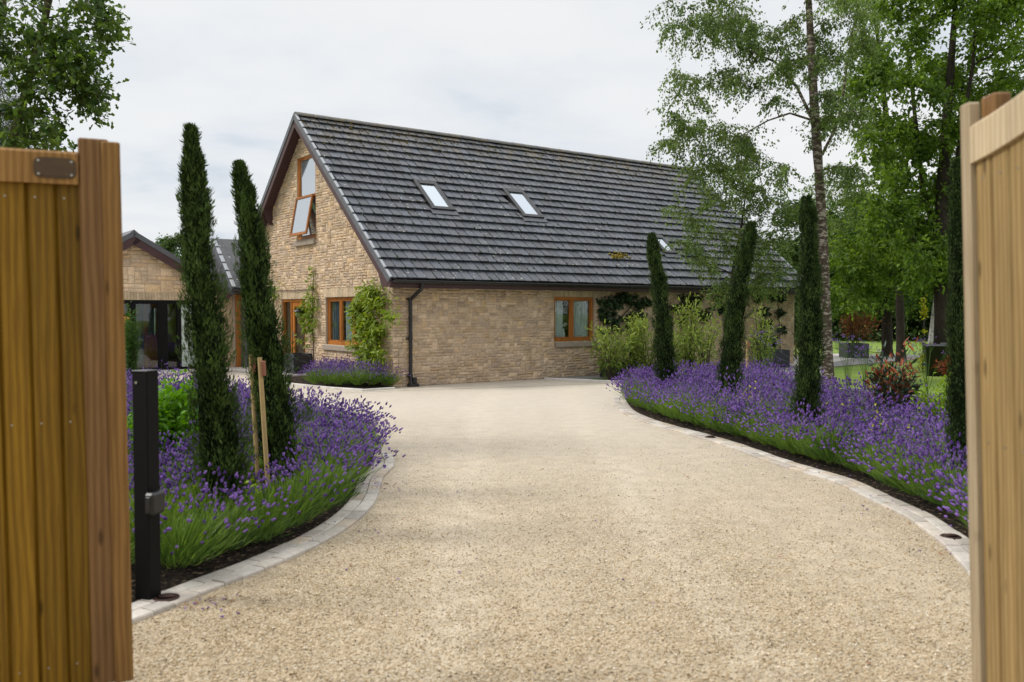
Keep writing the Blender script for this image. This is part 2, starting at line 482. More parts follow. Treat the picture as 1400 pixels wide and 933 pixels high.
def mk_bark(name, base, pale, pale_amt, zs=.35):
    m, nt, out = new_mat(name)
    v = coords(nt, (1, 1, zs))
    n = noise(nt, v, 16, 7, .7)
    n2 = noise(nt, coords(nt, (1, 1, 2.6)), 7, 5, .65)
    c = mixc(nt, n, tuple(x * .5 for x in base), tuple(x * 1.5 for x in base))
    c = mixc(nt, ramp(nt, n2, [(.62 - pale_amt, g3(0)), (.72 - pale_amt, g3(.9))]), c, pale)
    c = mixc(nt, 1.0, c, ramp(nt, n, [(.3, g3(.7)), (.7, g3(1.2))]), 'MULTIPLY')
    principled(nt, out, c, .9, n, .9, .03, spec=.2)
    return m
M['birch_bark'] = mk_bark('birch_bark', (.075, .056, .042), (.40, .355, .30), .12)
M['dark_bark'] = mk_bark('dark_bark', (.038, .030, .024), (.15, .125, .11), -.02, .3)
M['white_bark'] = mk_bark('white_bark', (.15, .14, .13), (.70, .69, .67), .26)
M['oak_bark'] = mk_bark('oak_bark', (.075, .062, .035), (.16, .15, .09), .1, .3)
M['twig'] = plain('twig_bark', (.05, .035, .025), .9, .3, 20)

M['birch_leaf'] = foliage('birch_leaf', (.045, .085, .020), (.18, .265, .065), .48)
M['maple_leaf'] = foliage('maple_leaf', (.030, .075, .010), (.19, .30, .042), .52)
M['oak_leaf'] = foliage('oak_leaf', (.026, .065, .012), (.15, .23, .04), .48)
M['far_leaf'] = foliage('far_leaf', (.024, .050, .012), (.12, .18, .045), .4)
M['hazel_leaf'] = foliage('hazel_leaf', (.02, .06, .01), (.08, .17, .02), .4)
M['cypress'] = foliage('cypress_scale', (.011, .025, .007), (.066, .112, .024), .18, .65, .2)
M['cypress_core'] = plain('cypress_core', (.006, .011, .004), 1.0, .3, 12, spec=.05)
M['lav_leaf'] = foliage('lavender_leaf', (.035, .085, .016), (.21, .335, .050), .35)
M['lav_flower'] = foliage('lavender_flower', (.085, .032, .20), (.37, .215, .60), .28, .7, .15)
M['lime_leaf'] = foliage('lime_leaf', (.10, .20, .012), (.33, .46, .035), .4)
M['mint_leaf'] = foliage('fresh_leaf', (.05, .15, .012), (.15, .33, .03), .4)
M['vine_leaf'] = foliage('vine_leaf', (.10, .17, .012), (.28, .37, .045), .4)
M['ivy_leaf'] = foliage('ivy_leaf', (.016, .040, .013), (.06, .11, .035), .2, .4, .5)
M['bamboo_leaf'] = foliage('bamboo_leaf', (.10, .17, .025), (.36, .44, .10), .45)
M['copper_leaf'] = foliage('copper_leaf', (.15, .055, .022), (.40, .19, .075), .35)
M['red_leaf'] = foliage('red_leaf', (.12, .03, .015), (.40, .12, .05), .3)
M['dark_leaf'] = foliage('dark_leaf', (.012, .032, .018), (.04, .075, .04), .15, .35, .5)
M['yellow_leaf'] = foliage('yellow_leaf', (.35, .38, .02), (.65, .62, .05), .4)
M['hedge_leaf'] = foliage('hedge_leaf', (.025, .05, .012), (.08, .125, .028), .25)
M['distant_leaf'] = foliage('distant_leaf', (.04, .075, .04), (.10, .15, .085), .3)
# ================================================================== the house
X3 = Vector((1, 0, 0)); Y3 = Vector((0, 1, 0)); Z3 = Vector((0, 0, 1))
EAVE, PT = 2.32, .8634
HALF = 4.94; RIDGE = EAVE + HALF * PT
LEN = 14.6; WALLX = .30; WALLY = .40; SOFF = 2.165
STONES = [(.49, .39, .275), (.52, .415, .30), (.46, .37, .27), (.505, .385, .245), (.44, .355, .27), (.48, .39, .29), (.54, .44, .325), (.475, .365, .25), (.415, .335, .255)]

def stone_wall(mb, O, U, N, w, h, inside, rng, big=1.0, warm=1.0, lite=1.0):
    """random-bond rock-faced walling laid course by course on the plane O + u U + z Z, faces towards N"""
    cu, cv = .047 * big, .064 * big
    nu, nv = int(w / cu) + 1, int(h / cv) + 1
    occ = np.zeros((nv, nu), dtype=bool)
    for j in range(nv):
        for i in range(nu):
            if not inside((i + .5) * cu, (j + .5) * cv): occ[j, i] = True
    O = Vector(O)
    for j in range(nv):
        i = 0
        while i < nu:
            if occ[j, i]: i += 1; continue
            hh = rng.choices((1, 2, 3), (.68, .28, .04))[0]
            ww = {1: rng.randint(2, 6), 2: rng.randint(2, 5), 3: rng.randint(3, 4)}[hh]
            k = 0
            while k < ww and i + k < nu and not occ[j, i + k]: k += 1
            ww = k
            if i + ww < nu and not occ[j, i + ww] and (i + ww + 1 >= nu or occ[j, min(nu - 1, i + ww + 1)]): ww += 1
            while hh > 1 and (j + hh > nv or occ[j:j + hh, i:i + ww].any()): hh -= 1
            occ[j:j + hh, i:i + ww] = True
            u0, u1 = i * cu + .004, (i + ww) * cu - .004; z0, z1 = j * cv + .004 * big, (j + hh) * cv - .004 * big
            c = rng.choice(STONES); f = rng.uniform(.84, 1.12) * lite
            col = (c[0] * f * 1.10, c[1] * f * warm * 1.045, c[2] * f * warm)
            d = rng.uniform(.010, .028); b = .012
            nx = 3 if ww > 3 else 2
            us = [u0 + b + (u1 - u0 - 2 * b) * a / nx for a in range(nx + 1)]
            zs = [z0 + b, (z0 + z1) / 2 + rng.uniform(-.008, .008), z1 - b]
            vs = [O + U * u0 + Z3 * z0, O + U * u1 + Z3 * z0, O + U * u1 + Z3 * z1, O + U * u0 + Z3 * z1]
            g = {}
            for a, u in enumerate(us):
                for q, z in enumerate(zs):
                    edge = a in (0, nx) or q in (0, 2)
                    g[a, q] = len(vs)
                    vs.append(O + U * (u + rng.uniform(-.003, .003)) + Z3 * (z + rng.uniform(-.003, .003)) + N * (d * (.55 if edge else 1.25) + rng.uniform(-.004, .006)))
            fs = []
            for a in range(nx):
                for q in (0, 1): fs.append((g[a, q], g[a + 1, q], g[a + 1, q + 1], g[a, q + 1]))
            fs.append([0, 1] + [g[a, 0] for a in range(nx, -1, -1)])
            fs.append([2, 3] + [g[a, 2] for a in range(nx + 1)])
            fs.append([3, 0, g[0, 0], g[0, 1], g[0, 2]])
            fs.append([1, 2, g[nx, 2], g[nx, 1], g[nx, 0]])
            mb.poly(vs, fs, col)
            i += ww

def backing(mb, O, U, N, w, top, opens, thick=.24, step=.25, m=1):
    """the mortar body behind the stones, with real holes at the openings"""
    br = {0.0, w}
    for u0, u1, z0, z1 in opens: br |= {u0, u1}
    n = int(w / step)
    br |= {round(w * k / n, 4) for k in range(n + 1)}
    br = sorted(b for b in br if 0 <= b <= w)
    for a, b in zip(br[:-1], br[1:]):
        if b - a < 1e-4: continue
        mid = (a + b) / 2; z = 0.0; cuts = sorted((o[2], o[3]) for o in opens if o[0] < mid < o[1])
        segs = []
        for c0, c1 in cuts:
            if c0 > z: segs.append((z, c0, False))
            z = c1
        segs.append((z, None, True))
        for s0, s1, last in segs:
            ta, tb = (top(a), top(b)) if last else (s1, s1)
            if ta - s0 < .01 and tb - s0 < .01: continue
            mb.prism([(a, s0), (b, s0), (b, tb), (a, ta)], U, Z3, O, N, -thick, 0.0, (.40, .33, .25), m)

def soldier(mb, O, U, N, u0, u1, z0, z1, rng):
    n = max(1, round((u1 - u0) / .075)); s = (u1 - u0) / n
    for k in range(n):
        f = rng.uniform(.86, 1.1)
        mb.obox(O, U, N, Z3, (u0 + k * s + .003, -.01, z0 + .003), (u0 + (k + 1) * s - .003, .012 + rng.uniform(0, .005), z1 - .003), (.53 * f, .42 * f, .285 * f), 0, .005)

def joinery(name, O, U, N, u0, u1, z0, z1, bars, parent, fr=.062, rec=.075, mat='joinery', glass='glass', label=None):
    """frame with mullions at the given fractions; the panes are its children"""
    mb = MB(); rng = random.Random(int(u0 * 997 + z0 * 31))
    off = lambda: (rng.uniform(0, 9), rng.uniform(0, 9), rng.uniform(0, 9))
    n0, n1 = -rec - .06, -rec + .035
    mb.obox(O, U, N, Z3, (u0, n0, z0), (u0 + fr, n1, z1), off(), 0, .006)
    mb.obox(O, U, N, Z3, (u1 - fr, n0, z0), (u1, n1, z1), off(), 0, .006)
    mb.obox(O, U, N, Z3, (u0 + fr, n0, z1 - fr), (u1 - fr, n1 - .002, z1), off(), 0, .006)
    mb.obox(O, U, N, Z3, (u0 + fr, n0, z0), (u1 - fr, n1 + .012, z0 + fr * 1.35), off(), 0, .006)
    edges = [u0 + fr] + [u0 + (u1 - u0) * b for b in bars] + [u1 - fr]
    for b in edges[1:-1]:
        mb.obox(O, U, N, Z3, (b - fr * .55, n0, z0 + fr * 1.35), (b + fr * .55, n1 - .004, z1 - fr), off(), 0, .006)
    # inner casement beads
    for a, b in zip(edges[:-1], edges[1:]):
        a0 = a + (fr * .55 if a != edges[0] else 0); b0 = b - (fr * .55 if b != edges[-1] else 0)
        q = .034
        zb, zt = z0 + fr * 1.35, z1 - fr
        mb.obox(O, U, N, Z3, (a0, n0 + .01, zb), (a0 + q, n1 - .018, zt), off(), 0, .004)
        mb.obox(O, U, N, Z3, (b0 - q, n0 + .01, zb), (b0, n1 - .018, zt), off(), 0, .004)
        mb.obox(O, U, N, Z3, (a0 + q, n0 + .01, zt - q), (b0 - q, n1 - .018, zt), off(), 0, .004)
        mb.obox(O, U, N, Z3, (a0 + q, n0 + .01, zb), (b0 - q, n1 - .018, zb + q), off(), 0, .004)
    fro = mb.build(name, M[mat], parent)
    for a, b in zip(edges[:-1], edges[1:]):
        g = MB()
        g.obox(O, U, N, Z3, (a + .02, -rec - .018, z0 + fr), (b - .02, -rec - .012, z1 - fr * .8), m=0)
        g.build('pane', M[glass], fro)
    if label: fro['label'] = label
    return fro

def sill(O, U, N, u0, u1, z0, z1, parent, out=.07):
    mb = MB()
    mb.obox(O, U, N, Z3, (u0, -.11, z0), (u1, out, z1), (1, 1, 1), 0, .012)
    return mb.build('sill', M['sill'], parent)

house = empty('stone_house', H0, HA)
tag(house, 'long buff stone house under a steep dark tiled roof with two bright skylights', 'house')
rng = random.Random(3)

# gable plane: u runs along local y, faces -x ; front plane: u runs along local x, faces -y
GO, GU, GN = Vector((WALLX, 0, 0)), Y3, -X3
FO, FU, FN = Vector((0, WALLY, 0)), X3, -Y3
UW = (4.34, 5.50, 3.46, 5.60)      # upper window
LW = (1.72, 3.80, .82, 1.97)       # gable window
DR = (5.05, 6.64, .0, 1.95)        # gable door
FW = (4.73, 6.04, .88, 1.99)       # front window
YB = 2 * HALF - WALLY
def gtop(y):
    return EAVE + (HALF - abs(y - HALF)) * PT - .14
wall = MB()
gop = [UW, LW, DR]
def in_gable(u, z):
    if u < WALLY or u > YB: return False
    if z > gtop(u) : return False
    for (a, b, c, d) in gop:
        if a < u < b and c < z < d: return False
    for (a, b, c, d) in ((LW[0] - .1, LW[1] + .1, LW[3], LW[3] + .22), (DR[0] - .1, DR[1] + .1, DR[3], DR[3] + .22)):
        if a < u < b and c < z < d: return False
    return True
stone_wall(wall, GO, GU, GN, YB, RIDGE, in_gable, rng)
backing(wall, GO + GU * WALLY, GU, GN, YB - WALLY, lambda u: gtop(u + WALLY), [(a - WALLY, b - WALLY, c, d) for a, b, c, d in gop])
soldier(wall, GO, GU, GN, LW[0] - .1, LW[1] + .1, LW[3] + .002, LW[3] + .22, rng)
soldier(wall, GO, GU, GN, DR[0] - .1, DR[1] + .1, DR[3] + .002, DR[3] + .22, rng)
XE = LEN - WALLX
def in_front(u, z):
    if u < WALLX or u > XE or z > SOFF: return False
    if FW[0] < u < FW[1] and FW[2] < z < FW[3]: return False
    if FW[0] - .1 < u < FW[1] + .1 and z > FW[3]: return False
    return True
stone_wall(wall, FO, FU, FN, LEN, SOFF, in_front, rng)
backing(wall, FO + FU * (WALLX + .003), FU, FN, XE - WALLX, lambda u: SOFF + .03, [(FW[0] - WALLX, FW[1] - WALLX, FW[2], FW[3])], step=1.0)
soldier(wall, FO, FU, FN, FW[0] - .1, FW[1] + .1, FW[3] + .002, SOFF - .002, rng)
# far gable and back wall
wall.prism([(WALLY + .24, 0), (YB, 0), (YB, gtop(YB)), (HALF, gtop(HALF)), (WALLY + .24, gtop(WALLY + .24))], Y3, Z3, (0, 0, 0), X3, XE - .24, XE, (.40, .33, .25), 1)
wall.box((WALLX + .24, YB - .24, 0), (XE - .24, YB, SOFF), (.40, .33, .25), 1)
wall.build('wall', [M['stone'], M['mortar']], house)

# floors and dark rooms
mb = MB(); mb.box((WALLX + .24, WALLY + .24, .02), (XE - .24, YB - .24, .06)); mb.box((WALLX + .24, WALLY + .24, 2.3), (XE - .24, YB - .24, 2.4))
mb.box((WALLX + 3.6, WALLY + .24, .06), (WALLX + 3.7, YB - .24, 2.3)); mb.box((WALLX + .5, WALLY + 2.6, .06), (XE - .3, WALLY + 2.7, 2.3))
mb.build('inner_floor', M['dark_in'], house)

# ---- roof: slab, individually laid tiles, ridge caps
th = math.atan(PT); SL = Vector((0, math.cos(th), math.sin(th))); SN = Vector((0, -math.sin(th), math.cos(th)))
NC = 20; GAU = HALF / math.cos(th) / NC
roof = MB()
roof.prism([(.0, EAVE - .05), (HALF, RIDGE - .05), (2 * HALF, EAVE - .05), (2 * HALF, EAVE - .19), (2 * HALF - .05, EAVE - .19), (HALF, RIDGE - .19), (.05, EAVE - .19), (0, EAVE - .19)], Y3, Z3, (0, 0, 0), X3, .045, LEN - .045, (.05, .022, .024), 1)
SKY = []
SKP = L2W(0, 0, EAVE); SKN = HG * SN.y + Vector((0, 0, SN.z))
for tl, tr, br_, bl in (((567.6, 251.5), (594, 253), (616.5, 289), (589.5, 289.5)), ((690, 262.6), (715.5, 265), (737, 299.5), (712.5, 299)), ((891, 325), (905, 326.5), (921, 348.5), (904, 348))):
    q = [plane_local(*p, SKP, SKN) for p in (tl, tr, br_, bl)]
    x0 = (q[0].x + q[3].x) / 2; x1 = (q[1].x + q[2].x) / 2
    s1 = (q[0].y + q[1].y) / 2 / math.cos(th); s0 = (q[2].y + q[3].y) / 2 / math.cos(th)
    SKY.append((x0, x1, s0, s1))
print('SKYLIGHTS', [[round(a, 2) for a in s] for s in SKY])
RP = Vector((0, 0, EAVE))
trng = random.Random(11)
def tile(mb, x0, x1, s0, s1, lift, col, flip):
    sl, sn = (SL, SN) if not flip else (Vector((0, -SL.y, SL.z)), Vector((0, -SN.y, SN.z)))
    o = RP if not flip else Vector((0, 2 * HALF, EAVE))
    t = .034
    a = trng.uniform(-.004, .004)
    def p(x, s, n): return o + X3 * x + sl * s + sn * n
    mb.poly([p(x0, s0 + a, lift - t), p(x1, s0 + a, lift - t), p(x1, s0 + a, lift), p(x0, s0 + a, lift),
             p(x0, s1, -.02), p(x1, s1, -.02), p(x1, s1, .004), p(x0, s1, .004)],
            [(0, 1, 2, 3), (3, 2, 6, 7), (0, 3, 7, 4), (1, 5, 6, 2), (4, 7, 6, 5), (0, 4, 5, 1)], col)
TW = .238
mossb = NB(); mrng = np.random.default_rng(5)
ICO_V = np.array([(0, 0, 1), (1, 0, 0), (0, 1, 0), (-1, 0, 0), (0, -1, 0), (0, 0, -.5)], dtype=float)
ICO_F = np.array([(0, 1, 2), (0, 2, 3), (0, 3, 4), (0, 4, 1), (5, 2, 1), (5, 3, 2), (5, 4, 3), (5, 1, 4)])
def lump(nb, p, r, tint=.5, m=0, rng=mrng, flat=.7):
    V = ICO_V * r * (1 + rng.normal(0, .22, size=(6, 1))); V[:, 2] *= flat
    nb.add(V + np.array(p), ICO_F, tint, m)
for flip in (False, True):
    for k in range(NC):
        off = trng.uniform(0, TW)
        x = .05 - (off if True else 0)
        s0 = k * GAU - (.03 if k == 0 else 0)
        while x < LEN - .05:
            a, b = max(x, .05), min(x + TW - .020, LEN - .05)
            x += TW
            if b - a < .03: continue
            if not flip and any(sx0 - .02 < (a + b) / 2 < sx1 + .02 and ss0 - .02 < s0 + GAU * .5 < ss1 + .05 for sx0, sx1, ss0, ss1 in SKY): continue
            f = trng.uniform(.66, 1.34); w = trng.uniform(-.05, .06)
            tile(roof, a, b, s0, min((k + 1) * GAU + .06, NC * GAU - .01), .060 + trng.uniform(-.005, .008), (.060 * f * (1 + w), .067 * f, .083 * f * (1 - w)), flip)
            if not flip and trng.random() < .8:
                for _ in range(trng.randint(2, 4)):
                    s = s0 + trng.uniform(-.012, .06) + (0 if trng.random() < .5 else trng.uniform(0, .27))
                    q = RP + X3 * (b + .008 + trng.gauss(0, .013)) + SL * s + SN * (.052 - .14 * max(0, s - s0))
                    lump(mossb, q, trng.uniform(.012, .036), trng.random())
ro = roof.build('roof', [M['tile'], M['mahogany']], house)
# gold cushion of moss low on the slope and two grey tiles below each skylight
q0 = plane_local(845, 353, SKP, SKN)
for _ in range(60):
    s = q0.y / math.cos(th) + mrng.normal(0, .07); x = q0.x + mrng.normal(0, .16)
    lump(mossb, RP + X3 * x + SL * s + SN * .04, mrng.uniform(.03, .07), .8, 1)
for _ in range(500):
    x = mrng.uniform(.1, LEN - .1); s = NC * GAU - abs(mrng.normal(0, .5)) - .1
    lump(mossb, RP + X3 * x + SL * s + SN * .04, mrng.uniform(.012, .035), .5, 1 if mrng.random() < .35 else 0)
mo = mossb.build('moss', [M['moss'], M['moss_gold']], ro); mo['kind'] = 'stuff'
rid = MB(); x = 0.02
while x < LEN - .05:
    x1 = min(x + .45, LEN - .02); f = trng.uniform(.8, 1.2)
    prof = [(.15 * math.cos(a), .105 * math.sin(a)) for a in [PI * j / 8 for j in range(9)]] + [(-.13, 0), (-.10, .07), (0, .085), (.10, .07), (.13, 0)]
    rid.prism([(HALF + a, RIDGE - .035 + b) for a, b in prof[:9]], Y3, Z3, (0, 0, trng.uniform(-.004, .004)), X3, x, x1 - .008, (.085 * f, .085 * f, .085 * f))
    x = x1
rid.build('ridge', M['tile'], house)

# ---- skylights
for k, (x0, x1, s0, s1) in enumerate(SKY):
    fm = MB(); B = .085; h = .10
    def ob(lo, hi, m=0, bev=.006): fm.obox(RP, X3, SN, SL, lo, hi, (1, 1, 1), m, bev)
    ob((x0 - .03, -.04, s0 - .03), (x0 + B, h, s1 + .03)); ob((x1 - B, -.04, s0 - .03), (x1 + .03, h, s1 + .03))
    ob((x0 + B, -.04, s0 - .03), (x1 - B, h - .004, s0 + B)); ob((x0 + B, -.04, s1 - B * 1.6), (x1 - B, h + .012, s1 + .03))
    ob((x0 - .08, .046, s0 - .20), (x1 + .08, .060, s0 - .03), 1, .004)
    sk = fm.build('skylight', [M['gutter'], M['verge']], house)
    g = MB(); g.obox(RP, X3, SN, SL, (x0 + B - .005, h - .035, s0 + B - .005), (x1 - B + .005, h - .022, s1 - B * 1.6 + .005))
    g.build('pane', M['coated'], sk)
    if k == 2: sk['label'] = 'small far skylight half hidden by the slim cypress'

# ---- verges, fascia, soffits, brackets
for xx in (0, LEN - .03):
    for side in (0, 1):
        sl, sn = (SL, SN) if side == 0 else (Vector((0, -SL.y, SL.z)), Vector((0, -SN.y, SN.z)))
        o = RP if side == 0 else Vector((0, 2 * HALF, EAVE)); full = HALF / math.cos(th)
        vb = MB(); vb.obox(o, X3, sn, sl, (xx, -.235, .0), (xx + .03, -.045, full - .12 if side else full), (1, 1, 1), 0, .004)
        vb.build('bargeboard', M['mahogany'], house)
        vc = MB(); xc, xi = (-.02, 0) if xx == 0 else (LEN - .03, 0)
        for k in range(NC):
            s0 = k * GAU - .02; s1 = (k + 1) * GAU - .02
            vc.obox(o, X3, sn, sl, (xc, -.095, s0), (xc + .05, .030, s1 + .001), (1, 1, 1), 0, .006)
            vc.obox(o, X3, sn, sl, (xc + .012, .026, s0 + .02), (xc + .07, .052, s1 - .05), (1, 1, 1), 1, .006)
        vc.build('verge_cap', [M['verge'], M['verge_pale']], house)
fa = MB()
for y0, y1, yo in ((-.012, .012, 0), (2 * HALF - .012, 2 * HALF + .012, 1)):
    fa.box((.0, y0, SOFF - .01), (LEN, y1, EAVE - .055))
fa.box((.035, .012, SOFF - .008), (LEN - .035, WALLY + .02, SOFF + .012)); fa.box((.035, YB - .02, SOFF - .008), (LEN - .035, 2 * HALF - .012, SOFF + .012))
fa.build('fascia', M['mahogany'], house)
for y, sg in ((0, 1), (2 * HALF, -1)):
    bx = MB(); pts = [(0, 2.25), (0, SOFF - .012), (.36, SOFF - .012), (.40, SOFF + .06), (.44, SOFF + .16), (.52, SOFF + .29), (.72, SOFF + .55)]
    bx.prism([(y + sg * a, b) for a, b in pts], Y3, Z3, (0, 0, 0), X3, .004, .026)
    bx.build('eaves_box_end', M['mahogany'], house)
for y in (HALF - 2.28, HALF + 2.28):
    bk = MB(); z = gtop(y) - .05
    bk.prism([(.02, z + .03), (WALLX + .02, z + .03), (WALLX + .02, z - .42), (WALLX - .09, z - .42), (.06, z - .12), (.02, z - .1)], X3, Z3, (0, 0, 0), Y3, y - .055, y + .055)
    bk.build('purlin_bracket', M['mahogany'], house)

# ---- gutter and downpipe
gu = MB(); pr = [(.062 * math.cos(PI + PI * j / 8), .062 * math.sin(PI + PI * j / 8)) for j in range(9)] + [(.056 * math.cos(2 * PI - PI * j / 8), .056 * math.sin(2 * PI - PI * j / 8) + .006) for j in range(9)]
gu.prism([(-.085 + a, EAVE - .035 + b) for a, b in pr], Y3, Z3, (0, 0, 0), X3, .06, LEN - .03)
for k in range(16): gu.box((.3 + k * .93, -.152, EAVE - .10), (.33 + k * .93, -.012, EAVE - .028), bev=.004)
gu.build('gutter', M['gutter'], house)
dp = MB(); cx = .68
dp.tube([(cx + .06, -.085, EAVE - .08), (cx + .06, -.085, SOFF + .01), (cx + .05, -.05, SOFF - .06), (cx + .01, WALLY - .13, SOFF - .24), (cx, WALLY - .075, SOFF - .30), (cx, WALLY - .075, .13), (cx, WALLY - .10, .06)], .040, 12)
for z in (SOFF - .30, 1.02, .20):
    dp.tube([(cx, WALLY - .075, z), (cx, WALLY - .075, z + .07)], .050, 12)
    dp.box((cx - .09, WALLY - .06, z + .015), (cx + .02, WALLY - .02, z + .05), bev=.005)
dp.box((cx - .07, WALLY - .17, .0), (cx + .16, WALLY - .03, .07), bev=.01); dp.box((cx + .04, WALLY - .13, .07), (cx + .13, WALLY - .04, .2), bev=.01)
dp.build('downpipe', M['gutter'], house)

# ---- openings
w1 = joinery('window', GO, GU, GN, LW[0], LW[1], LW[2], LW[3], (.34, .66), house); w1['label'] = 'three light timber window beside the green climber'
sill(GO, GU, GN, LW[0] - .08, LW[1] + .08, LW[2] - .13, LW[2] - .002, w1)
w2 = joinery('window', FO, FU, FN, FW[0], FW[1], FW[2], FW[3], (.475,), house); w2['label'] = 'two light timber window below the eaves'
sill(FO, FU, FN, FW[0] + .02, FW[1] + .10, FW[2] - .13, FW[2] - .002, w2)
# upper window: fixed light, open top hung sash
tz = 4.55
w3 = joinery('window', GO, GU, GN, UW[0], UW[1], UW[2], UW[3], (), house, rec=.05, glass='coated'); w3['label'] = 'tall gable window with its lower sash pushed open'
mb = MB(); mb.obox(GO, GU, GN, Z3, (UW[0] + .06, -.11, tz - .03), (UW[1] - .06, -.012, tz + .04), (3, 2, 1), 0, .006)
mb.build('transom', M['joinery'], w3)
sill(GO, GU, GN, UW[0] - .02, UW[1] + .08, UW[2] - .15, UW[2] - .002, w3, .09)
ang = math.radians(10.5)
SW = -Z3 * math.cos(ang) + GN * math.sin(ang); SNn = GN * math.cos(ang) + Z3 * math.sin(ang)
so = GO + Z3 * (tz + .01) + GN * .02
sb = MB(); hh = 1.02
a0, a1 = UW[0] + .06, UW[1] - .05
for lo, hi in (((a0, 0, 0), (a0 + .065, .045, hh)), ((a1 - .065, 0, 0), (a1, .045, hh)), ((a0 + .065, 0, 0), (a1 - .065, .043, .065)), ((a0 + .065, 0, hh - .07), (a1 - .065, .043, hh))):
    sb.obox(so, GU, SNn, SW, lo, hi, (rng.uniform(0, 9), rng.uniform(0, 9), 3), 0, .006)
sb.obox(so, GU, SNn, SW, (a0 + .055, .015, .055), (a1 - .055, .022, hh - .06), m=1)
sb.build('sash', [M['joinery'], M['coated']], w3)

# door with a side light
dm = MB(); off = lambda: (rng.uniform(0, 9), rng.uniform(0, 9), rng.uniform(0, 9))
d0, d1, dz = DR[0], DR[1], DR[3]; sp = d0 + .98
for u0, u1, z0, z1, n1 in ((d0, d0 + .065, 0, dz, -.03), (d1 - .065, d1, 0, dz, -.03), (d0 + .065, d1 - .065, dz - .065, dz, -.032), (sp, sp + .07, 0, dz - .065, -.034), (sp + .07, d1 - .065, 0, .14, -.036)):
    dm.obox(GO, GU, GN, Z3, (u0, -.13, z0), (u1, n1, z1), off(), 0, .006)
door_frame = dm.build('doorway_surround', M['joinery'], house)
dl = MB()
for u0, u1, z0, z1 in ((d0 + .07, d0 + .19, .03, dz - .07), (sp - .12, sp - .005, .03, dz - .07), (d0 + .19, sp - .12, dz - .2, dz - .07), (d0 + .19, sp - .12, .03, .24)):
    dl.obox(GO, GU, GN, Z3, (u0, -.115, z0), (u1, -.06, z1), off(), 0, .006)
door = dl.build('door', M['joinery'], house); door['label'] = 'orange timber glazed door with a narrow side light'
g = MB(); g.obox(GO, GU, GN, Z3, (d0 + .18, -.094, .23), (sp - .11, -.088, dz - .19)); g.build('pane', M['glass'], door)
g = MB(); g.obox(GO, GU, GN, Z3, (sp + .06, -.094, .13), (d1 - .06, -.088, dz - .06)); g.build('pane', M['glass'], door_frame)
hb = MB(); hb.obox(GO, GU, GN, Z3, (sp - .085, -.06, .92), (sp - .045, -.05, 1.12), bev=.004); hb.tube([GO + GU * (sp - .065) + GN * -.055 + Z3 * 1.04, GO + GU * (sp - .065) + GN * -.005 + Z3 * 1.04, GO + GU * (sp - .18) + GN * .0 + Z3 * 1.04], .010, 8)
hb.build('handle', M['screw'], door)

# things seen at the windows
def curtain(O, U, N, u0, u1, z0, z1, depth, label, mat='curtain', waves=5, group=None):
    mb = MB(); n = waves * 8; pts = []
    for i in range(n + 1):
        u = u0 + (u1 - u0) * i / n
        pts.append((u, -depth + .028 * math.sin(2 * PI * waves * i / n) + .008 * math.sin(i * 1.7)))
    for (a, na), (b, nb_) in zip(pts[:-1], pts[1:]):
        p = lambda u, nn, z: O + U * u + N * nn + Z3 * z
        mb.poly([p(a, na, z0), p(b, nb_, z0), p(b, nb_, z1), p(a, na, z1), p(a, na - .006, z0), p(b, nb_ - .006, z0), p(b, nb_ - .006, z1), p(a, na - .006, z1)], [(0, 1, 2, 3), (4, 7, 6, 5)])
    o = mb.build('curtain', M[mat], None, smooth=True)
    o.location = H0; o.rotation_euler = (0, 0, HA)
    return tag(o, label, 'curtain', group)
curtain(GO, GU, GN, 2.28, 3.06, .84, 1.95, .17, 'white net curtain in the middle light of the window beside the climber', waves=6)
curtain(GO, GU, GN, 3.38, 3.74, .84, 1.95, .17, 'grey curtain in the window light farthest from the climber', 'curtain_blue', waves=4)
curtain(FO, FU, FN, 4.79, 5.16, .93, 1.95, .17, 'pale curtain behind the vase in the window under the eaves', waves=4)
curtain(FO, FU, FN, 5.36, 5.98, .93, 1.95, .17, 'pale net curtain in the right light of the window under the eaves', waves=6)
wl = MB(); wl.box((WALLX + .4, WALLY + .4, 2.05), (XE - .4, WALLY + .42, 2.06))
va = empty('flower_vase', L2W(5.20, WALLY + .21, .93), HA); tag(va, 'white vase of pale flowers standing on the inner window ledge', 'vase')
mb = MB(); mb.lathe([(.045, 0), (.055, .05), (.05, .16), (.028, .24), (.036, .27)], 16); mb.build('vase_body', M['vase'], va, True)
nb = NB(); r2 = np.random.default_rng(2)
for _ in range(16):
    d = unit(r2.normal(size=3) * (.6, .3, .2) + (0, 0, 1)); e = np.array((0, 0, .26)) + d * r2.uniform(.08, .16)
    nb.tube([(0, 0, .22), tuple(e)], .003, 4, .3, 0); lump(nb, e, .034, .9, 1, r2, 1)
nb.build('blossoms', [M['hazel_leaf'], M['vase']], va)
ls = MB(); ls.box((FW[0] - .02, WALLY + .13, FW[2] - .02), (FW[1] + .02, WALLY + .36, FW[2] + .045), bev=.008); ls.build('window_ledge', M['panel'], house)

# lantern beside the door
ln = empty('wall_lantern', L2W(WALLX, 4.86, 1.62), HA); tag(ln, 'dark conical lantern on a bracket between the timber door and the gable window', 'lantern')
mb = MB(); mb.tube([(-.005, 0, .02), (-.12, 0, .10), (-.26, 0, .11), (-.27, 0, .05)], .011, 8); mb.box((-.02, -.03, -.06), (.0, .03, .1), bev=.005); mb.build('bracket', M['black'], ln)
mb = MB(); mb.lathe([(.02, .06), (.035, .03), (.14, -.02), (.14, -.028), (.03, -.02)], 20, (-.27, 0, .03)); mb.build('lamp_shade', M['gutter'], ln, True)
mb = MB(); mb.lathe([(.02, 0), (.055, -.04), (.06, -.12), (.03, -.14)], 14, (-.27, 0, 0)); mb.build('lamp_glass', M['glass'], ln, True)

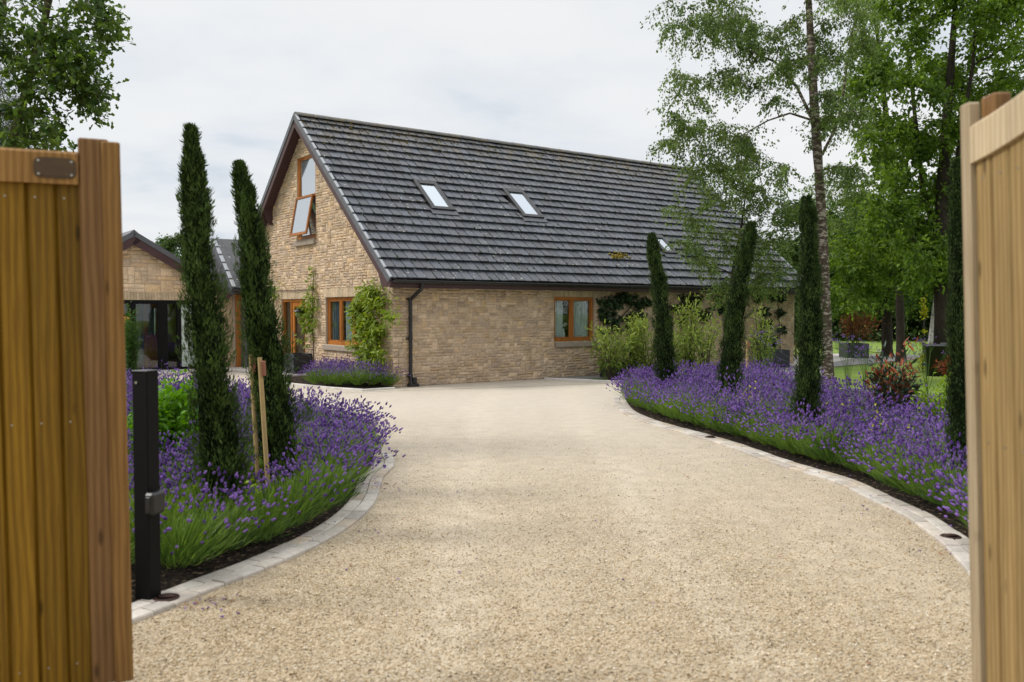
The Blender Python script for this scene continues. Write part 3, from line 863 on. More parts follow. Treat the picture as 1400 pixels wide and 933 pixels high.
# ================================================================== annex with the black glazing
annex = empty('garden_annex', H0, HA); tag(annex, 'low stone annex with a slate gable above black glazed doors', 'annex')
AY = 8.35; AXC = -3.08; APX = 3.70; AH = 2.62; AEZ = 2.17; APT = (APX - AEZ) / AH
ap_loc = plane_local(183, 317, L2W(0, AY - .2, 0), -HG)
print('ANNEX APEX', ap_loc)
AXC = ap_loc.x; APX = ap_loc.z; APT = (APX - AEZ - .0) / AH
AO = Vector((AXC - 2.42, AY, 0)); AU, AN = X3, -Y3; AW = 4.84
def atop(u): return APX - abs(u - AW / 2) * APT - .16
aop = (.20, 4.28, .04, 1.93)
aw = MB()
def in_ann(u, z):
    if z > atop(u) or u > AW: return False
    if aop[0] < u < aop[1] and z < aop[3]: return False
    if aop[0] - .1 < u < aop[1] + .1 and z < aop[3] + .22: return False
    return True
stone_wall(aw, AO, AU, AN, AW, APX, in_ann, random.Random(8), 1.75, 1.0, 1.25)
backing(aw, AO, AU, AN, AW, atop, [aop])
soldier(aw, AO, AU, AN, aop[0] - .1, aop[1] + .1, aop[3] + .002, aop[3] + .22, random.Random(4))
aw.box((AXC - 2.42, AY + .0, 0), (AXC - 2.20, AY + 5, AEZ), m=1); aw.box((AXC + 2.20, AY + .245, 0), (AXC + 2.42, AY + 5, AEZ), m=1); aw.box((AXC - 2.42, AY + 5, 0), (AXC + 2.42, AY + 5.2, APX - .3), m=1)
# the link to the house
aw.box((-.42, 8.42, 0), (WALLX - .02, 8.62, 2.2), m=1); aw.prism([(8.42, 2.2), (11.4, 2.2), (9.9, 3.5)], Y3, Z3, (0, 0, 0), X3, -.44, -.2, m=1)
stone_wall(aw, Vector((-.44, 8.42, 0)), Y3, -X3, 3.0, 3.6, lambda u, z: z > 2.1 and z < 3.45 - abs(u - 1.48) * .86, random.Random(9))
aw.box((AXC + 2.3, 8.46, 0), (-.2, 8.62, 2.2), m=1); stone_wall(aw, Vector((AXC + 2.40, 8.46, 0)), X3, -Y3, -.24 - (AXC + 2.40), 2.2, lambda u, z: True, random.Random(19))
aw.build('wall', [M['stone'], M['mortar']], annex)
ar = MB()
for sg in (-1, 1):
    L = math.hypot(AH, AH * APT); sl = Vector((sg * -AH, 0, AH * APT)).normalized(); sn = Vector((sg * AH * APT, 0, AH)).normalized()
    o = Vector((AXC + sg * AH, 0, APX - AH * APT))
    n = 9; ga = L / n
    ar.obox(o, Y3, sn, sl, (AY - .2, -.13, 0), (AY + 5.2, -.03, L - (.0 if sg < 0 else .02)), (.06, .06, .07), 0)
    for k in range(n):
        yy = AY - .2
        while yy < AY + 5.2:
            f = trng.uniform(.8, 1.2)
            ar.obox(o, Y3, sn, sl, (yy, -.03, k * ga), (yy + .245, .012 + trng.uniform(0, .012), (k + 1) * ga + (.0 if k == n - 1 else -.006)), (.07 * f, .075 * f, .088 * f), 0); yy += .25
ar.prism([(AXC - .13, APX - .06), (AXC, APX + .055), (AXC + .13, APX - .06)], X3, Z3, (0, 0, 0), Y3, AY - .24, AY + 5.2, (.08, .085, .095))
# link roof
for k in range(6):
    xx = -.53
    while xx < WALLX + .05:
        f = trng.uniform(.8, 1.15); x1 = min(xx + .235, WALLX + .0)
        ar.obox((0, 8.0, 2.27), X3, Vector((0, -.64, .765)), Vector((0, .765, .64)), (xx, -.02, k * .375), (x1 - .006, .035, k * .375 + .372), (.055 * f, .056 * f, .062 * f), 0); xx += .235
        if x1 - xx > 0: break
ar.prism([(8.0, 2.25), (9.9, 3.78), (11.6, 2.25)], Y3, Z3, (0, 0, 0), X3, -.5, WALLX - .01, (.05, .05, .055), 0)
ar.build('roof', M['tile'], annex)
ab = MB()
for sg in (-1, 1):
    L = math.hypot(AH, AH * APT); sl = Vector((sg * -AH, 0, AH * APT)).normalized(); sn = Vector((sg * AH * APT, 0, AH)).normalized(); o = Vector((AXC + sg * AH, 0, APX - AH * APT))
    ab.obox(o, Y3, sn, sl, (AY - .235, -.30, .03), (AY - .205, -.10, L - (.0 if sg < 0 else .12)), m=0)
    ab.obox(o, Y3, sn, sl, (AY - .25, -.105, 0), (AY - .2, .02, L - (.0 if sg < 0 else .02)), m=1)
ab.obox((0, 8.0, 2.27), X3, Vector((0, -.64, .765)), Vector((0, .765, .64)), (-.58, -.13, 0), (-.53, .03, 2.3), m=1)
for k in range(6): ab.obox((0, 8.0, 2.27), X3, Vector((0, -.64, .765)), Vector((0, .765, .64)), (-.575, .031, k * .375 + .02), (-.47, .058, k * .375 + .33), m=2, bev=.008)
ab.build('bargeboard', [M['mahogany'], M['verge'], M['verge_pale']], annex)
# black glazed screen
def AL(px): return plane_local(px, 440, L2W(0, AY, 0), -HG).x
gs = MB(); x0 = AO.x + aop[0]; x1 = AO.x + aop[1]; zt = aop[3]
pa, pb, pc = AL(181), AL(223), AL(245)
for u0, u1 in ((x0, x0 + .09), (pa - .09, pa + .09), (pb - .12, pb + .12), (pc - .05, pc + .05), (x1 - .09, x1)):
    gs.box((u0, AY - .03 + .02, .04), (u1, AY + .12, zt), bev=.006)
gs.box((x0 + .09, AY - .008, zt - .10), (x1 - .09, AY + .118, zt), bev=.004); gs.box((x0 + .09, AY - .008, .04), (x1 - .09, AY + .118, .12), bev=.004)
sc = gs.build('glazed_screen', M['black'], annex)
for a, b in ((x0, pa), (pa, pb), (pb, pc)):
    g = MB(); g.box((a + .05, AY + .05, .1), (b - .05, AY + .058, zt - .08)); g.build('pane', M['glass'], sc)
pn = MB(); u = pc + .06
while u < x1 - .1:
    pn.box((u, AY + .0, .12), (u + .083, AY + .05, zt - .1), bev=.012); u += .09
pn.build('ribbed_panel', M['panel'], annex)
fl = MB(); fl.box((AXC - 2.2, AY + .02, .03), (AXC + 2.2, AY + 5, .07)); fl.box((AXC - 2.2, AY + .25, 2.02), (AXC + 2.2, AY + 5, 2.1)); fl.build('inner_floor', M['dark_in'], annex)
# inner timber door, post, settee
dd = empty('panelled_door', H0, HA); tag(dd, 'red brown panelled door standing ajar inside the dark annex', 'door')
xa, xb = AL(207), AL(218); yd = AY + .75
mb = MB(); mb.box((xa, yd, .08), (xb + .2, yd + .05, 1.86), (1, 2, 3), bev=.006)
for z0, z1 in ((.2, .75), (.98, 1.72)):
    mb.box((xa + .09, yd - .012, z0), (xb + .1, yd + .002, z1), (4, 2, 5) if z0 < .5 else (0, 0, 0), 0 if z0 < .5 else 1, bev=.01)
mb.build('door_leaf', [M['door_wood'], M['coated']], dd)
mb = MB(); mb.tube([(xa + .05, yd - .05, .95), (xa + .14, yd - .05, .95)], .012, 8); mb.build('handle', M['screw'], dd)
mb = MB(); xp0, xp1 = AL(227.5), AL(234); mb.box((xp0, AY + .35, .65), (xp1, AY + .45, 1.72), (2, 5, 3), bev=.01); mb.box((xp0 + .03, AY + .38, .08), (xp0 + .10, AY + .42, .65), bev=.004)
tag(mb.build('timber_board', M['joinery'], None), 'upright orange timber board behind the black glazing', 'board'); ob = bpy.data.objects['timber_board']; ob.location = H0; ob.rotation_euler = (0, 0, HA)
mb = MB(); xs = AL(183)
mb.box((xs, AY + .9, .08), (xs + .75, AY + 1.6, .5), bev=.08); mb.box((xs, AY + 1.45, .4), (xs + .75, AY + 1.7, .95), bev=.08)
o = mb.build('armchair', M['curtain_blue'], None); o.location = H0; o.rotation_euler = (0, 0, HA); tag(o, 'grey blue armchair in the dark room behind the glazing', 'armchair')
# link doorway in orange timber with a pipe
mb = MB(); mb.box((-.36, 8.30, .03), (-.24, 8.41, 2.1), (2, 2, 6), bev=.006); mb.box((.12, 8.30, .03), (.22, 8.41, 2.1), (3, 2, 6), bev=.006); mb.box((-.24, 8.31, 1.98), (.12, 8.40, 2.1), (5, 2, 1), bev=.004); mb.build('timber_surround', M['joinery'], annex)
mb = MB(); mb.box((-.24, 8.36, .03), (.12, 8.37, 1.98)); mb.build('pane', M['glass'], annex)
mb = MB(); mb.tube([(-.12, 8.2, 2.15), (-.12, 8.2, .05)], .04, 10); mb.build('downpipe', M['verge'], annex)
mb = MB(); mb.box((-.55, 7.93, 2.14), (WALLX, 8.02, 2.24), bev=.01); mb.build('gutter', M['gutter'], annex)
# amber lantern on the annex
p = plane_local(173, 437, L2W(0, AY - .12, 0), -HG)
al = empty('amber_lantern', L2W(p.x, AY - .02, p.z), HA); tag(al, 'small amber glass lantern on the annex wall above the clipped shrub', 'lantern')
mb = MB(); mb.lathe([(.03, -.1), (.085, -.06), (.09, .06), (.04, .1)], 16, (0, -.14, 0)); mb.build('lamp_glass', M['amber'], al, True)
mb = MB(); mb.lathe([(.1, .085), (.06, .14), (.01, .17)], 16, (0, -.14, 0)); mb.box((-.03, -.14, .12), (.03, -.0, .15), bev=.004); mb.build('lamp_cap', M['black'], al)
# ================================================================== ground, drive, beds
def sheet(name, pts, z, mat, kind='structure'):
    me = bpy.data.meshes.new(name)
    me.from_pydata([(p[0], p[1], z) for p in pts], [], [list(range(len(pts)))])
    import bmesh
    bm = bmesh.new(); bm.from_mesh(me); bmesh.ops.triangulate(bm, faces=bm.faces[:])
    for f in bm.faces:
        if f.normal.z < 0: f.normal_flip()
    bm.to_mesh(me); bm.free()
    o = link(name, me, mat); o['kind'] = kind
    return o
def spline(pts, step=.05):
    pts = [np.array(p[:2], dtype=float) for p in pts]; out = []
    q = [2 * pts[0] - pts[1]] + pts + [2 * pts[-1] - pts[-2]]
    for i in range(1, len(q) - 2):
        p0, p1, p2, p3 = q[i - 1:i + 3]; n = max(2, int(np.linalg.norm(p2 - p1) / step))
        for k in range(n):
            t = k / n
            out.append(.5 * (2 * p1 + (p2 - p0) * t + (2 * p0 - 5 * p1 + 4 * p2 - p3) * t * t + (3 * p1 - p0 - 3 * p2 + p3) * t ** 3))
    out.append(pts[-1]); out = np.array(out)
    # even spacing, light smoothing
    for _ in range(12):
        out[1:-1] = .25 * out[:-2] + .5 * out[1:-1] + .25 * out[2:]
    d = np.r_[0, np.cumsum(np.linalg.norm(np.diff(out, axis=0), axis=1))]
    s = np.arange(0, d[-1], step)
    return np.stack([np.interp(s, d, out[:, 0]), np.interp(s, d, out[:, 1])], 1)

sheet('ground', [(-400, -60), (400, -60), (400, 700), (-400, 700)], -.03, M['grass'])
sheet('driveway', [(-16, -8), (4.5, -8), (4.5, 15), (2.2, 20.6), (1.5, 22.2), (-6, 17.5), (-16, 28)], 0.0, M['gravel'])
# gravel in front of the house and annex lies on the same drive, one sheet behind it
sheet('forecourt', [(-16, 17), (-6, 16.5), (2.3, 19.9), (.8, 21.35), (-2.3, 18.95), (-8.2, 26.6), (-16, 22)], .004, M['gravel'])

Lk = [G(*p) for p in ((60, 900), (120, 878), (181, 853), (239, 832), (276, 814), (339, 790), (400, 764.5), (451, 739), (478, 722), (505, 699), (518, 678), (524, 655))]
Lk = [(p.x, p.y) for p in Lk] + [(-1.27, 9.5), (-1.62, 10.6), (-2.35, 11.7), (-3.3, 12.9), (-4.5, 14.3), (-6.0, 15.4), (-8.5, 16.0), (-12, 16.0)]
Rk = [G(*p) for p in ((1345, 815), (1328, 792), (1293, 751), (1264, 728), (1235, 707), (1187, 684), (1142, 661.5), (1100, 648), (1060, 636), (1000, 614), (960, 601), (910, 587), (880, 578), (852, 566), (841, 554))]
Rk = [(2.15, 4.4), (2.6, 4.75)][:0] + [(p.x, p.y) for p in Rk] + [(1.95, 16.6), (2.35, 17.5), (3.1, 18.3), (4.3, 18.8), (5.6, 18.9)]
Rk = [(2.02, 3.6), (2.17, 4.6)][:0] + Rk
Ls, Rs = spline(Lk), spline(Rk)
def normals(c):
    t = np.gradient(c, axis=0); t /= np.linalg.norm(t, axis=1, keepdims=True)
    return np.stack([-t[:, 1], t[:, 0]], 1)
KCOL = [(.55, .515, .475), (.59, .555, .51), (.53, .49, .44), (.53, .46, .38), (.57, .52, .46), (.54, .49, .45), (.61, .58, .54)]
def kerb(name, c, side, width=.23, rows=2):
    """two rows of tumbled setts along the curve; side +1 builds to the left of travel"""
    n = normals(c) * side; mb = MB(); r = random.Random(len(c))
    for row in range(rows):
        w0, w1 = row * width / rows + .003, (row + 1) * width / rows - .003
        i = r.randint(0, 2)
        while i < len(c) - 2:
            k = r.choice((3, 4, 4, 5)); j = min(i + k, len(c) - 1)
            col = r.choice(KCOL); f = r.uniform(.80, 1.04); col = (col[0] * f, col[1] * f * .98, col[2] * f * .95); z = .024 + r.uniform(-.003, .003)
            ids = list(range(i, j + 1)); b = .007
            ins = lambda q, w: (c[q] + n[q] * w)
            def ring(off, zz):
                e0 = c[i] + (c[min(i + 1, len(c) - 1)] - c[i]) * (.06 + off * 6); e1 = c[j] - (c[j] - c[j - 1]) * (.06 + off * 6)
                a = [e0] + [c[q] for q in ids[1:-1]] + [e1]
                nn = [n[q] for q in ids]
                lo = [(*(p + m * (w0 + off)), zz) for p, m in zip(a, nn)]; hi = [(*(p + m * (w1 - off)), zz) for p, m in zip(a, nn)]
                return lo + hi[::-1]
            r0, r1, r2 = ring(0, -.05), ring(0, z - b), ring(b, z); m = len(r0)
            fs = [(q, (q + 1) % m, m + (q + 1) % m, m + q) for q in range(m)] + [(m + q, m + (q + 1) % m, 2 * m + (q + 1) % m, 2 * m + q) for q in range(m)]
            h = m // 2
            fs += [(2 * m + q, 2 * m + q + 1, 2 * m + m - 2 - q, 2 * m + m - 1 - q) for q in range(h - 1)]
            mb.poly(r0 + r1 + r2, fs, col)
            i = j
    return tag(mb.build(name, M['kerb']), 'pale sett edging curving round the lavender', None, None, 'structure')
kl = kerb('kerb', Ls, 1); kl['label'] = 'pale two-row sett edging curving round the bed with the black post'
kr = kerb('kerb', Rs, -1); kr['label'] = 'pale two-row sett edging curving round the bed with four cypresses'
Lin = Ls + normals(Ls) * .23; Rin = Rs - normals(Rs) * .23
Rback = [(6.6, 18.6), (7.6, 16.8), (7.9, 14.4), (7.2, 11.5), (5.8, 8.5), (4.2, 6.0), (3.0, 4.0)]
Rlav = [(4.9, 18.4), (5.1, 16.5), (5.2, 14), (5.9, 11.6), (5.7, 9.5), (4.7, 7.2), (3.6, 5.2), (2.9, 4.0)]
def bed(name, pts):
    return sheet(name, pts, .022, M['soil'])
left_poly = [tuple(p) for p in Lin] + [(-12, 5.0), (-6, 4.0)]
right_poly = [tuple(p) for p in Rin] + Rback
bed('soil_bed', left_poly); bed('soil_bed', right_poly)
sheet('lawn', [(3.2, 3.2), (4.4, 6.0), (6.0, 8.5), (7.4, 11.5), (8.1, 14.4), (7.8, 16.9), (6.7, 18.7), (9.2, 25.5), (14.6, 31.5), (14, 60), (70, 60), (70, -8), (3.2, -8)], -.004, M['grass'])
# terrace along the long wall
tpts = [L2W(4.25, WALLY - .03), L2W(4.25, WALLY - .1), G(745, 519.5), G(845, 523.5)]
terr = [(p.x, p.y) for p in (L2W(3.9, WALLY - .02), G(742, 518.5), G(845, 523.5))] + [(3.1, 19.4), (4.3, 19.5), (6.7, 19.4), (9.2, 25.4), (13.4, 29.4), (15.2, 31.6), (14.4, 33.2), (11.4, 31.8), (L2W(LEN - .4, WALLY - .02).x, L2W(LEN - .4, WALLY - .02).y)]
sheet('terrace', terr, .012, M['paving_grey'])
pale = [G(*p) for p in ((1060, 503), (1095, 500), (1140, 496), (1185, 487.5), (1170, 483.5), (1100, 486), (1060, 492))]
sheet('paving', [(p.x, p.y) for p in pale], .018, M['paving'])
stp = [G(*p) for p in ((1085, 497), (1130, 500), (1195, 490), (1240, 489.5), (1238, 488.3), (1170, 488.5))]
kb = MB(); a, b = G(745, 519.3), G(846, 523.8); u = (b - a).normalized(); nn = Z3.cross(u)
kb.obox(a, u, nn, Z3, (0, -.05, -.03), ((b - a).length + .1, .06, .05), (.6, .57, .53), 0, .01)
c, d = L2W(-.35, 6.9), L2W(-.98, 3.9); e = L2W(-.8, .9); f_ = L2W(.05, .05)
for p, q in ((G(391, 525.8), G(451, 532)), (G(451, 532), G(498, 535.2)), (G(498, 535.2), G(539, 532.4))):
    u = (q - p).normalized(); kb.obox(p, u, Z3.cross(u), Z3, (0, -.04, -.03), ((q - p).length, .04, .045), (.62, .59, .55), 0, .008)
tag(kb.build('kerb', M['kerb']), 'thin pale edging strips at the foot of the house walls', None, None, 'structure')
wb = [G(391, 525.3), G(451, 531.6), G(498, 534.6), G(537, 532), L2W(WALLX, WALLY), L2W(WALLX, 6.6)]
sheet('soil_bed', [(p.x, p.y) for p in wb], .018, M['soil'])
st = MB(); p0 = L2W(-.75, 5.1)
st.obox(H0, HL, HG, Z3, (-.75, 4.5, .0), (WALLX - .05, 7.2, .07), (.45, .40, .34), 0, .015); tag(st.build('doorstep', M['paving']), 'low pale stone step under the orange timber door', 'step')
sp_ = MB(); sp_.obox(H0, HL, HG, Z3, (-6.5, 7.3, .0), (-.1, AY - .02, .055), (.45, .42, .38), 0, .015); tag(sp_.build('doorstep', M['paving']), 'long pale paving step in front of the black annex glazing', 'step')

# ------------------------------------------------------------------ lavender
rg = np.random.default_rng(21)
def lavender_plant(seed, flowers, stems, blades, spread=1.0, tall=1.0):
    r = np.random.default_rng(seed); nb = NB()
    n = blades
    th = r.uniform(0, 2 * PI, n); ph = np.sqrt(r.uniform(0, 1, n)) * 1.22
    rad = np.stack([np.cos(th) * np.sin(ph), np.sin(th) * np.sin(ph), np.cos(ph)], 1)
    R = r.uniform(.10, .30, n)[:, None]
    pos = rad * R * np.array((1.0 * spread, 1.0 * spread, 1.0)) + np.array((0, 0, .03))
    ax = unit(rad * .8 + np.array((0, 0, .55)) + r.normal(size=(n, 3)) * .28)
    L = r.uniform(.08, .19, n)
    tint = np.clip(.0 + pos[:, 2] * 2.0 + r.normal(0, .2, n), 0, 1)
    nb.leaves(pos, ax, rdirs(r, n), L, r.uniform(.006, .010, n), tint, 0)
    n = stems
    th = r.uniform(0, 2 * PI, n); ph = np.sqrt(r.uniform(0, 1, n)) * .92
    d = np.stack([np.cos(th) * np.sin(ph), np.sin(th) * np.sin(ph), np.cos(ph)], 1)
    L = r.uniform(.40, .61, n) * tall
    base = d * .08
    tip = base + d * L[:, None]; tip[:, 2] -= .08 * np.sin(ph) * L / .5; tip[:, :2] += r.normal(0, .02, (n, 2))
    sd = unit(np.cross(d, rdirs(r, n))) * .0022
    mid = (base + tip) / 2 + np.array((0, 0, .02))
    V = np.stack([base + sd, base - sd, mid + sd, mid - sd, tip], 1)
    F = (np.arange(n)[:, None, None] * 5 + np.array([(0, 1, 3), (0, 3, 2), (2, 3, 4)])[None]).reshape(-1, 3)
    nb.add(V.reshape(-1, 3), F, np.repeat(r.uniform(.4, .9, n), 3), 0)
    k = int(n * flowers)
    dd = unit(tip[:k] - mid[:k] + r.normal(0, .05, (k, 3)))
    a = unit(np.cross(dd, (.3, .5, .8))); b = np.cross(dd, a)
    hl = r.uniform(.022, .040, k); hw = r.uniform(.0095, .0145, k); tt = r.uniform(.0, 1.0, k)
    segs = [(-.1, .3), (.18, 1.0), (.34, .62), (.52, 1.0), (.68, .5), (.86, .72), (1.05, .1)]
    for (s0, w0), (s1, w1) in zip(segs[:-1], segs[1:]):
        pts = []
        for s, w in ((s0, w0), (s1, w1)):
            for q in range(4):
                c = math.cos(q * PI / 2 + .6 + s * 2), math.sin(q * PI / 2 + .6 + s * 2)
                pts.append(tip[:k] + dd * (hl * s)[:, None] + (a * c[0] + b * c[1]) * (hw * w)[:, None])
        V = np.stack(pts, 1)
        tri = []
        for q in range(4): tri += [(q, (q + 1) % 4, 4 + (q + 1) % 4), (q, 4 + (q + 1) % 4, 4 + q)]
        F = (np.arange(k)[:, None, None] * 8 + np.array(tri)[None]).reshape(-1, 3)
        nb.add(V.reshape(-1, 3), F, np.repeat(np.clip(tt + r.normal(0, .15, k), 0, 1), 8), 1)
    return nb.packed()
LAV_FULL = [lavender_plant(100 + i, .96, 145, 720, tall=(.88, 1.0, 1.1, .95, 1.16)[i]) for i in range(5)]
LAV_THIN = [lavender_plant(200 + i, .62, 80, 1000, 1.15, (.9, 1.0, 1.1, 1.0)[i]) for i in range(4)]
LAV_FAR = [lavender_plant(300 + i, .96, 130, 400, tall=(.9, 1.0, 1.12, .95)[i]) for i in range(4)]
LAV_GREEN = [lavender_plant(400 + i, .10, 60, 800, 1.0) for i in range(2)]
def inside_poly(p, poly):
    x, y = p; c = False; n = len(poly); j = n - 1
    for i in range(n):
        xi, yi = poly[i]; xj, yj = poly[j]
        if (yi > y) != (yj > y) and x < (xj - xi) * (y - yi) / (yj - yi) + xi: c = not c
        j = i
    return c
def dist_curve(p, c): return np.min(np.linalg.norm(c - np.array(p), axis=1))
def place_lav(spots, name, label):
    nb = NB()
    for (x, y, s, protos) in spots:
        V, F, T, Mi = protos[rg.integers(len(protos))]
        a = rg.uniform(0, 2 * PI); c_, s_ = math.cos(a), math.sin(a)
        R = np.array([(c_, -s_, 0), (s_, c_, 0), (0, 0, 1)])
        # a gentle lean with the wind
        Sh = np.array([(1, 0, rg.normal(.04, .09)), (0, 1, rg.normal(0, .09)), (0, 0, 1)])
        W = (V * np.array((s, s, s * rg.uniform(.93, 1.07)))) @ R.T @ Sh.T + np.array((x, y, .02))
        nb.add(W, F, np.clip(T + rg.normal(0, .11), 0, 1), Mi)
    o = nb.build(name, [M['lav_leaf'], M['lav_flower']])
    return tag(o, label, 'lavender', None, 'stuff')
KEEP = []     # (x, y, r): nothing is planted here
def edge_row(curve_in, side, pick, off=.17, pitch=.36):
    out = []; n = normals(curve_in) * side; i = 4; st_ = int(pitch / .05)
    while i < len(curve_in):
        p = curve_in[i] + n[i] * (off + rg.normal(0, .025)); i += st_ + rg.integers(-1, 2)
        s, pr = pick(p); out.append((p[0], p[1], s * .95, pr))
    return out
def grid_spots(poly, curve, pitch, pick, margin=.42):
    xs = [p[0] for p in poly]; ys = [p[1] for p in poly]; out = []
    y = min(ys); row = 0
    while y < max(ys):
        x = min(xs) + (pitch / 2 if row % 2 else 0)
        while x < max(xs):
            p = (x + rg.normal(0, pitch * .16), y + rg.normal(0, pitch * .16))
            x += pitch
            if not inside_poly(p, poly) or dist_curve(p, curve) < margin: continue
            if any((p[0] - a) ** 2 + (p[1] - b) ** 2 < r * r for a, b, r in KEEP): continue
            s, pr = pick(p)
            if pr is not None: out.append((p[0], p[1], s, pr))
        y += pitch * .87; row += 1
    return out

# ------------------------------------------------------------------ cypresses
def cypress(label, px, base_y, top, width, n, seed, Y=None, loose=0.0, bladeL=(.05, .11), rough=.16, group='pencil cypresses in the lavender beds', foot=.10, leaders=(), prof=(.70, .92, 1, .86, .68, .52, .38, .12)):
    """px, base_y give the foot on the ground; top is the pixel of the tip at the same distance"""
    b = G(px, base_y) if Y is None else Vector((P(px, 400, Y).x, Y, 0))
    t = P(top[0], top[1], b.y)
    r = np.random.default_rng(seed); H = t.z; dx = t.x - b.x; bladeL = (bladeL[0] * .8, bladeL[1] * .8)
    root = empty('cypress', b); tag(root, label, 'cypress', group)
    ts = np.array([0, .05, .2, .45, .7, .88, .96, 1]); rs = np.array(prof) * width / 2
    ph = r.uniform(0, 6.28, 8); bend = r.normal(0, .02, 2)
    def axis(u):
        return np.stack([dx * u + .06 * width * np.sin(u * 7 + ph[0]), bend[0] * np.sin(u * 5), foot + (H - foot) * u], -1)
    def rad(u, th):
        base = np.interp(u, ts, rs)
        lum = np.sin(3 * th + 13 * u + ph[1]) * .5 + np.sin(2 * th - 23 * u + ph[2]) * .5 + np.sin(5 * th + 41 * u + ph[3]) * .35
        return base * (1 + rough * lum)
    core = NB(); ku = 40; kt = 14
    cols = [(0.0, 0.0, 0.0, 1.0, 1.0, 1.0)] + list(leaders)      # sideways, depth, from, to, width, share of the sprays
    for (ox, oy, t0, t1, ws, share) in cols:
        main = t1 == 1.0 and ws == 1.0
        def ax_(u): return axis(t0 + (t1 - t0) * u) + np.array((ox, oy, 0)) * np.minimum(1, u[..., None] * 3 + (1 if main else .2))
        def rd_(u, th): return rad(u, th) * ws * (1 if main else np.interp(u, [0, .25, 1], [.3, 1, 1]))
        u = np.linspace(0, .985, ku); th = np.arange(kt) * 2 * PI / kt
        U, T = np.meshgrid(u, th, indexing='ij')
        R = rd_(U, T) * .74; A = ax_(U)
        V = A + np.stack([R * np.cos(T), R * np.sin(T), 0 * R], -1)
        i0 = (np.arange(ku - 1)[:, None] * kt + np.arange(kt)[None]).ravel(); i1 = (np.arange(ku - 1)[:, None] * kt + (np.arange(kt)[None] + 1) % kt).ravel()
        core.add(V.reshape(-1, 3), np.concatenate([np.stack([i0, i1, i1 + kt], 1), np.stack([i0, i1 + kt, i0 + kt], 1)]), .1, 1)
        m_ = int(n * share); np_ = 300
        u = r.uniform(0, 1, m_) ** .92; th = r.uniform(0, 2 * PI, m_)
        # sprays: the scale leaves gather in upright plumes
        pl = r.integers(np_, size=m_); pr = np.random.default_rng(seed + 1)
        pu = pr.uniform(-.02, 1.0, np_); pt = pr.uniform(0, 2 * PI, np_); po = pr.normal(0, 1, np_); pc = pr.normal(0, 1, np_)
        sel = r.uniform(0, 1, m_) < .68
        su = np.abs(r.normal(0, .022, m_)) * (1 + loose)
        u = np.where(sel, np.clip(pu[pl] + su, 0, 1), u); th = np.where(sel, pt[pl] + r.normal(0, .15, m_), th)
        k = r.uniform(.72, 1.04, m_) + np.where(sel, (.06 * po[pl] * (1 + loose * 2) + su * np.maximum(0, po[pl] + .4) * (2.5 + loose * 14)), 0) + loose * np.abs(r.normal(0, .14, m_))
        k = np.minimum(k, 1.28 + .40 * loose + r.uniform(0, .06, m_))
        R = rd_(u, th) * k + np.where(u > .9, np.abs(r.normal(0, .012, m_)), 0)
        rd = np.stack([np.cos(th), np.sin(th), 0 * th], -1)
        pos = ax_(u) + rd * R[:, None]
        ax = unit(np.array((0, 0, 1.0)) + rd * r.uniform(.05, .8, (m_, 1)) + r.normal(0, .28, (m_, 3)))
        L = r.uniform(*bladeL, m_) * np.where(u > .85, 1.2, 1)
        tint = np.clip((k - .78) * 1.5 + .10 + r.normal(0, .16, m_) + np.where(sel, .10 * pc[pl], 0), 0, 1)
        core.leaves(pos, ax, rd + r.normal(0, .6, (m_, 3)), L, L * r.uniform(.16, .30, m_), tint, 0)
    core.build('crown', [M['cypress'], M['cypress_core']], root)
    tr = NB(); tr.tube([(0, 0, -.03), (.0, 0, foot + .3), (dx * .3, 0, foot + .8)], (.045, .038, .02), 8, .5)
    tr.build('trunk', [M['twig']], root)
    KEEP.append((b.x, b.y, width * .42))
    return root
cypress('shaggy cypress leaning behind the black post, tallest in the bed', 308, 733, (258, 177), .275, 30000, 41, loose=.50, bladeL=(.024, .065), rough=.40, prof=(.72, .95, 1, .82, .54, .34, .17, .01), leaders=[(.055, -.03, .70, .93, .42, .12), (-.045, .0, .55, .9, .5, .12)])
cypress('shaggy cypress rising just behind the two timber stakes', 390, 677, (329, 227), .285, 26000, 42, loose=.62, bladeL=(.026, .07), rough=.50, prof=(.75, 1, 1, .78, .56, .36, .18, .01), leaders=[(-.09, -.05, .12, .66, .55, .22), (.07, .0, .62, .93, .45, .1)])
cypress('slim straight cypress standing before the ivy and pale shrubs, with the thinnest crown', 915, 556, (893, 322), .345, 17000, 43, bladeL=(.03, .075), loose=.10, rough=.2)
cypress('cypress leaning towards its tip, in front of the young birch', 988, 577, (1025, 307), .345, 20000, 44, bladeL=(.028, .07), rough=.24, loose=.12)
cypress('upright cypress just in front of the tall birch trunk', 1105, 619, (1106, 272), .295, 22000, 45, bladeL=(.026, .065), rough=.24, loose=.12)
cypress('dark cypress partly hidden by the pale gate', 1313, 688, (1310, 222), .21, 18000, 46, bladeL=(.022, .055), rough=.2)

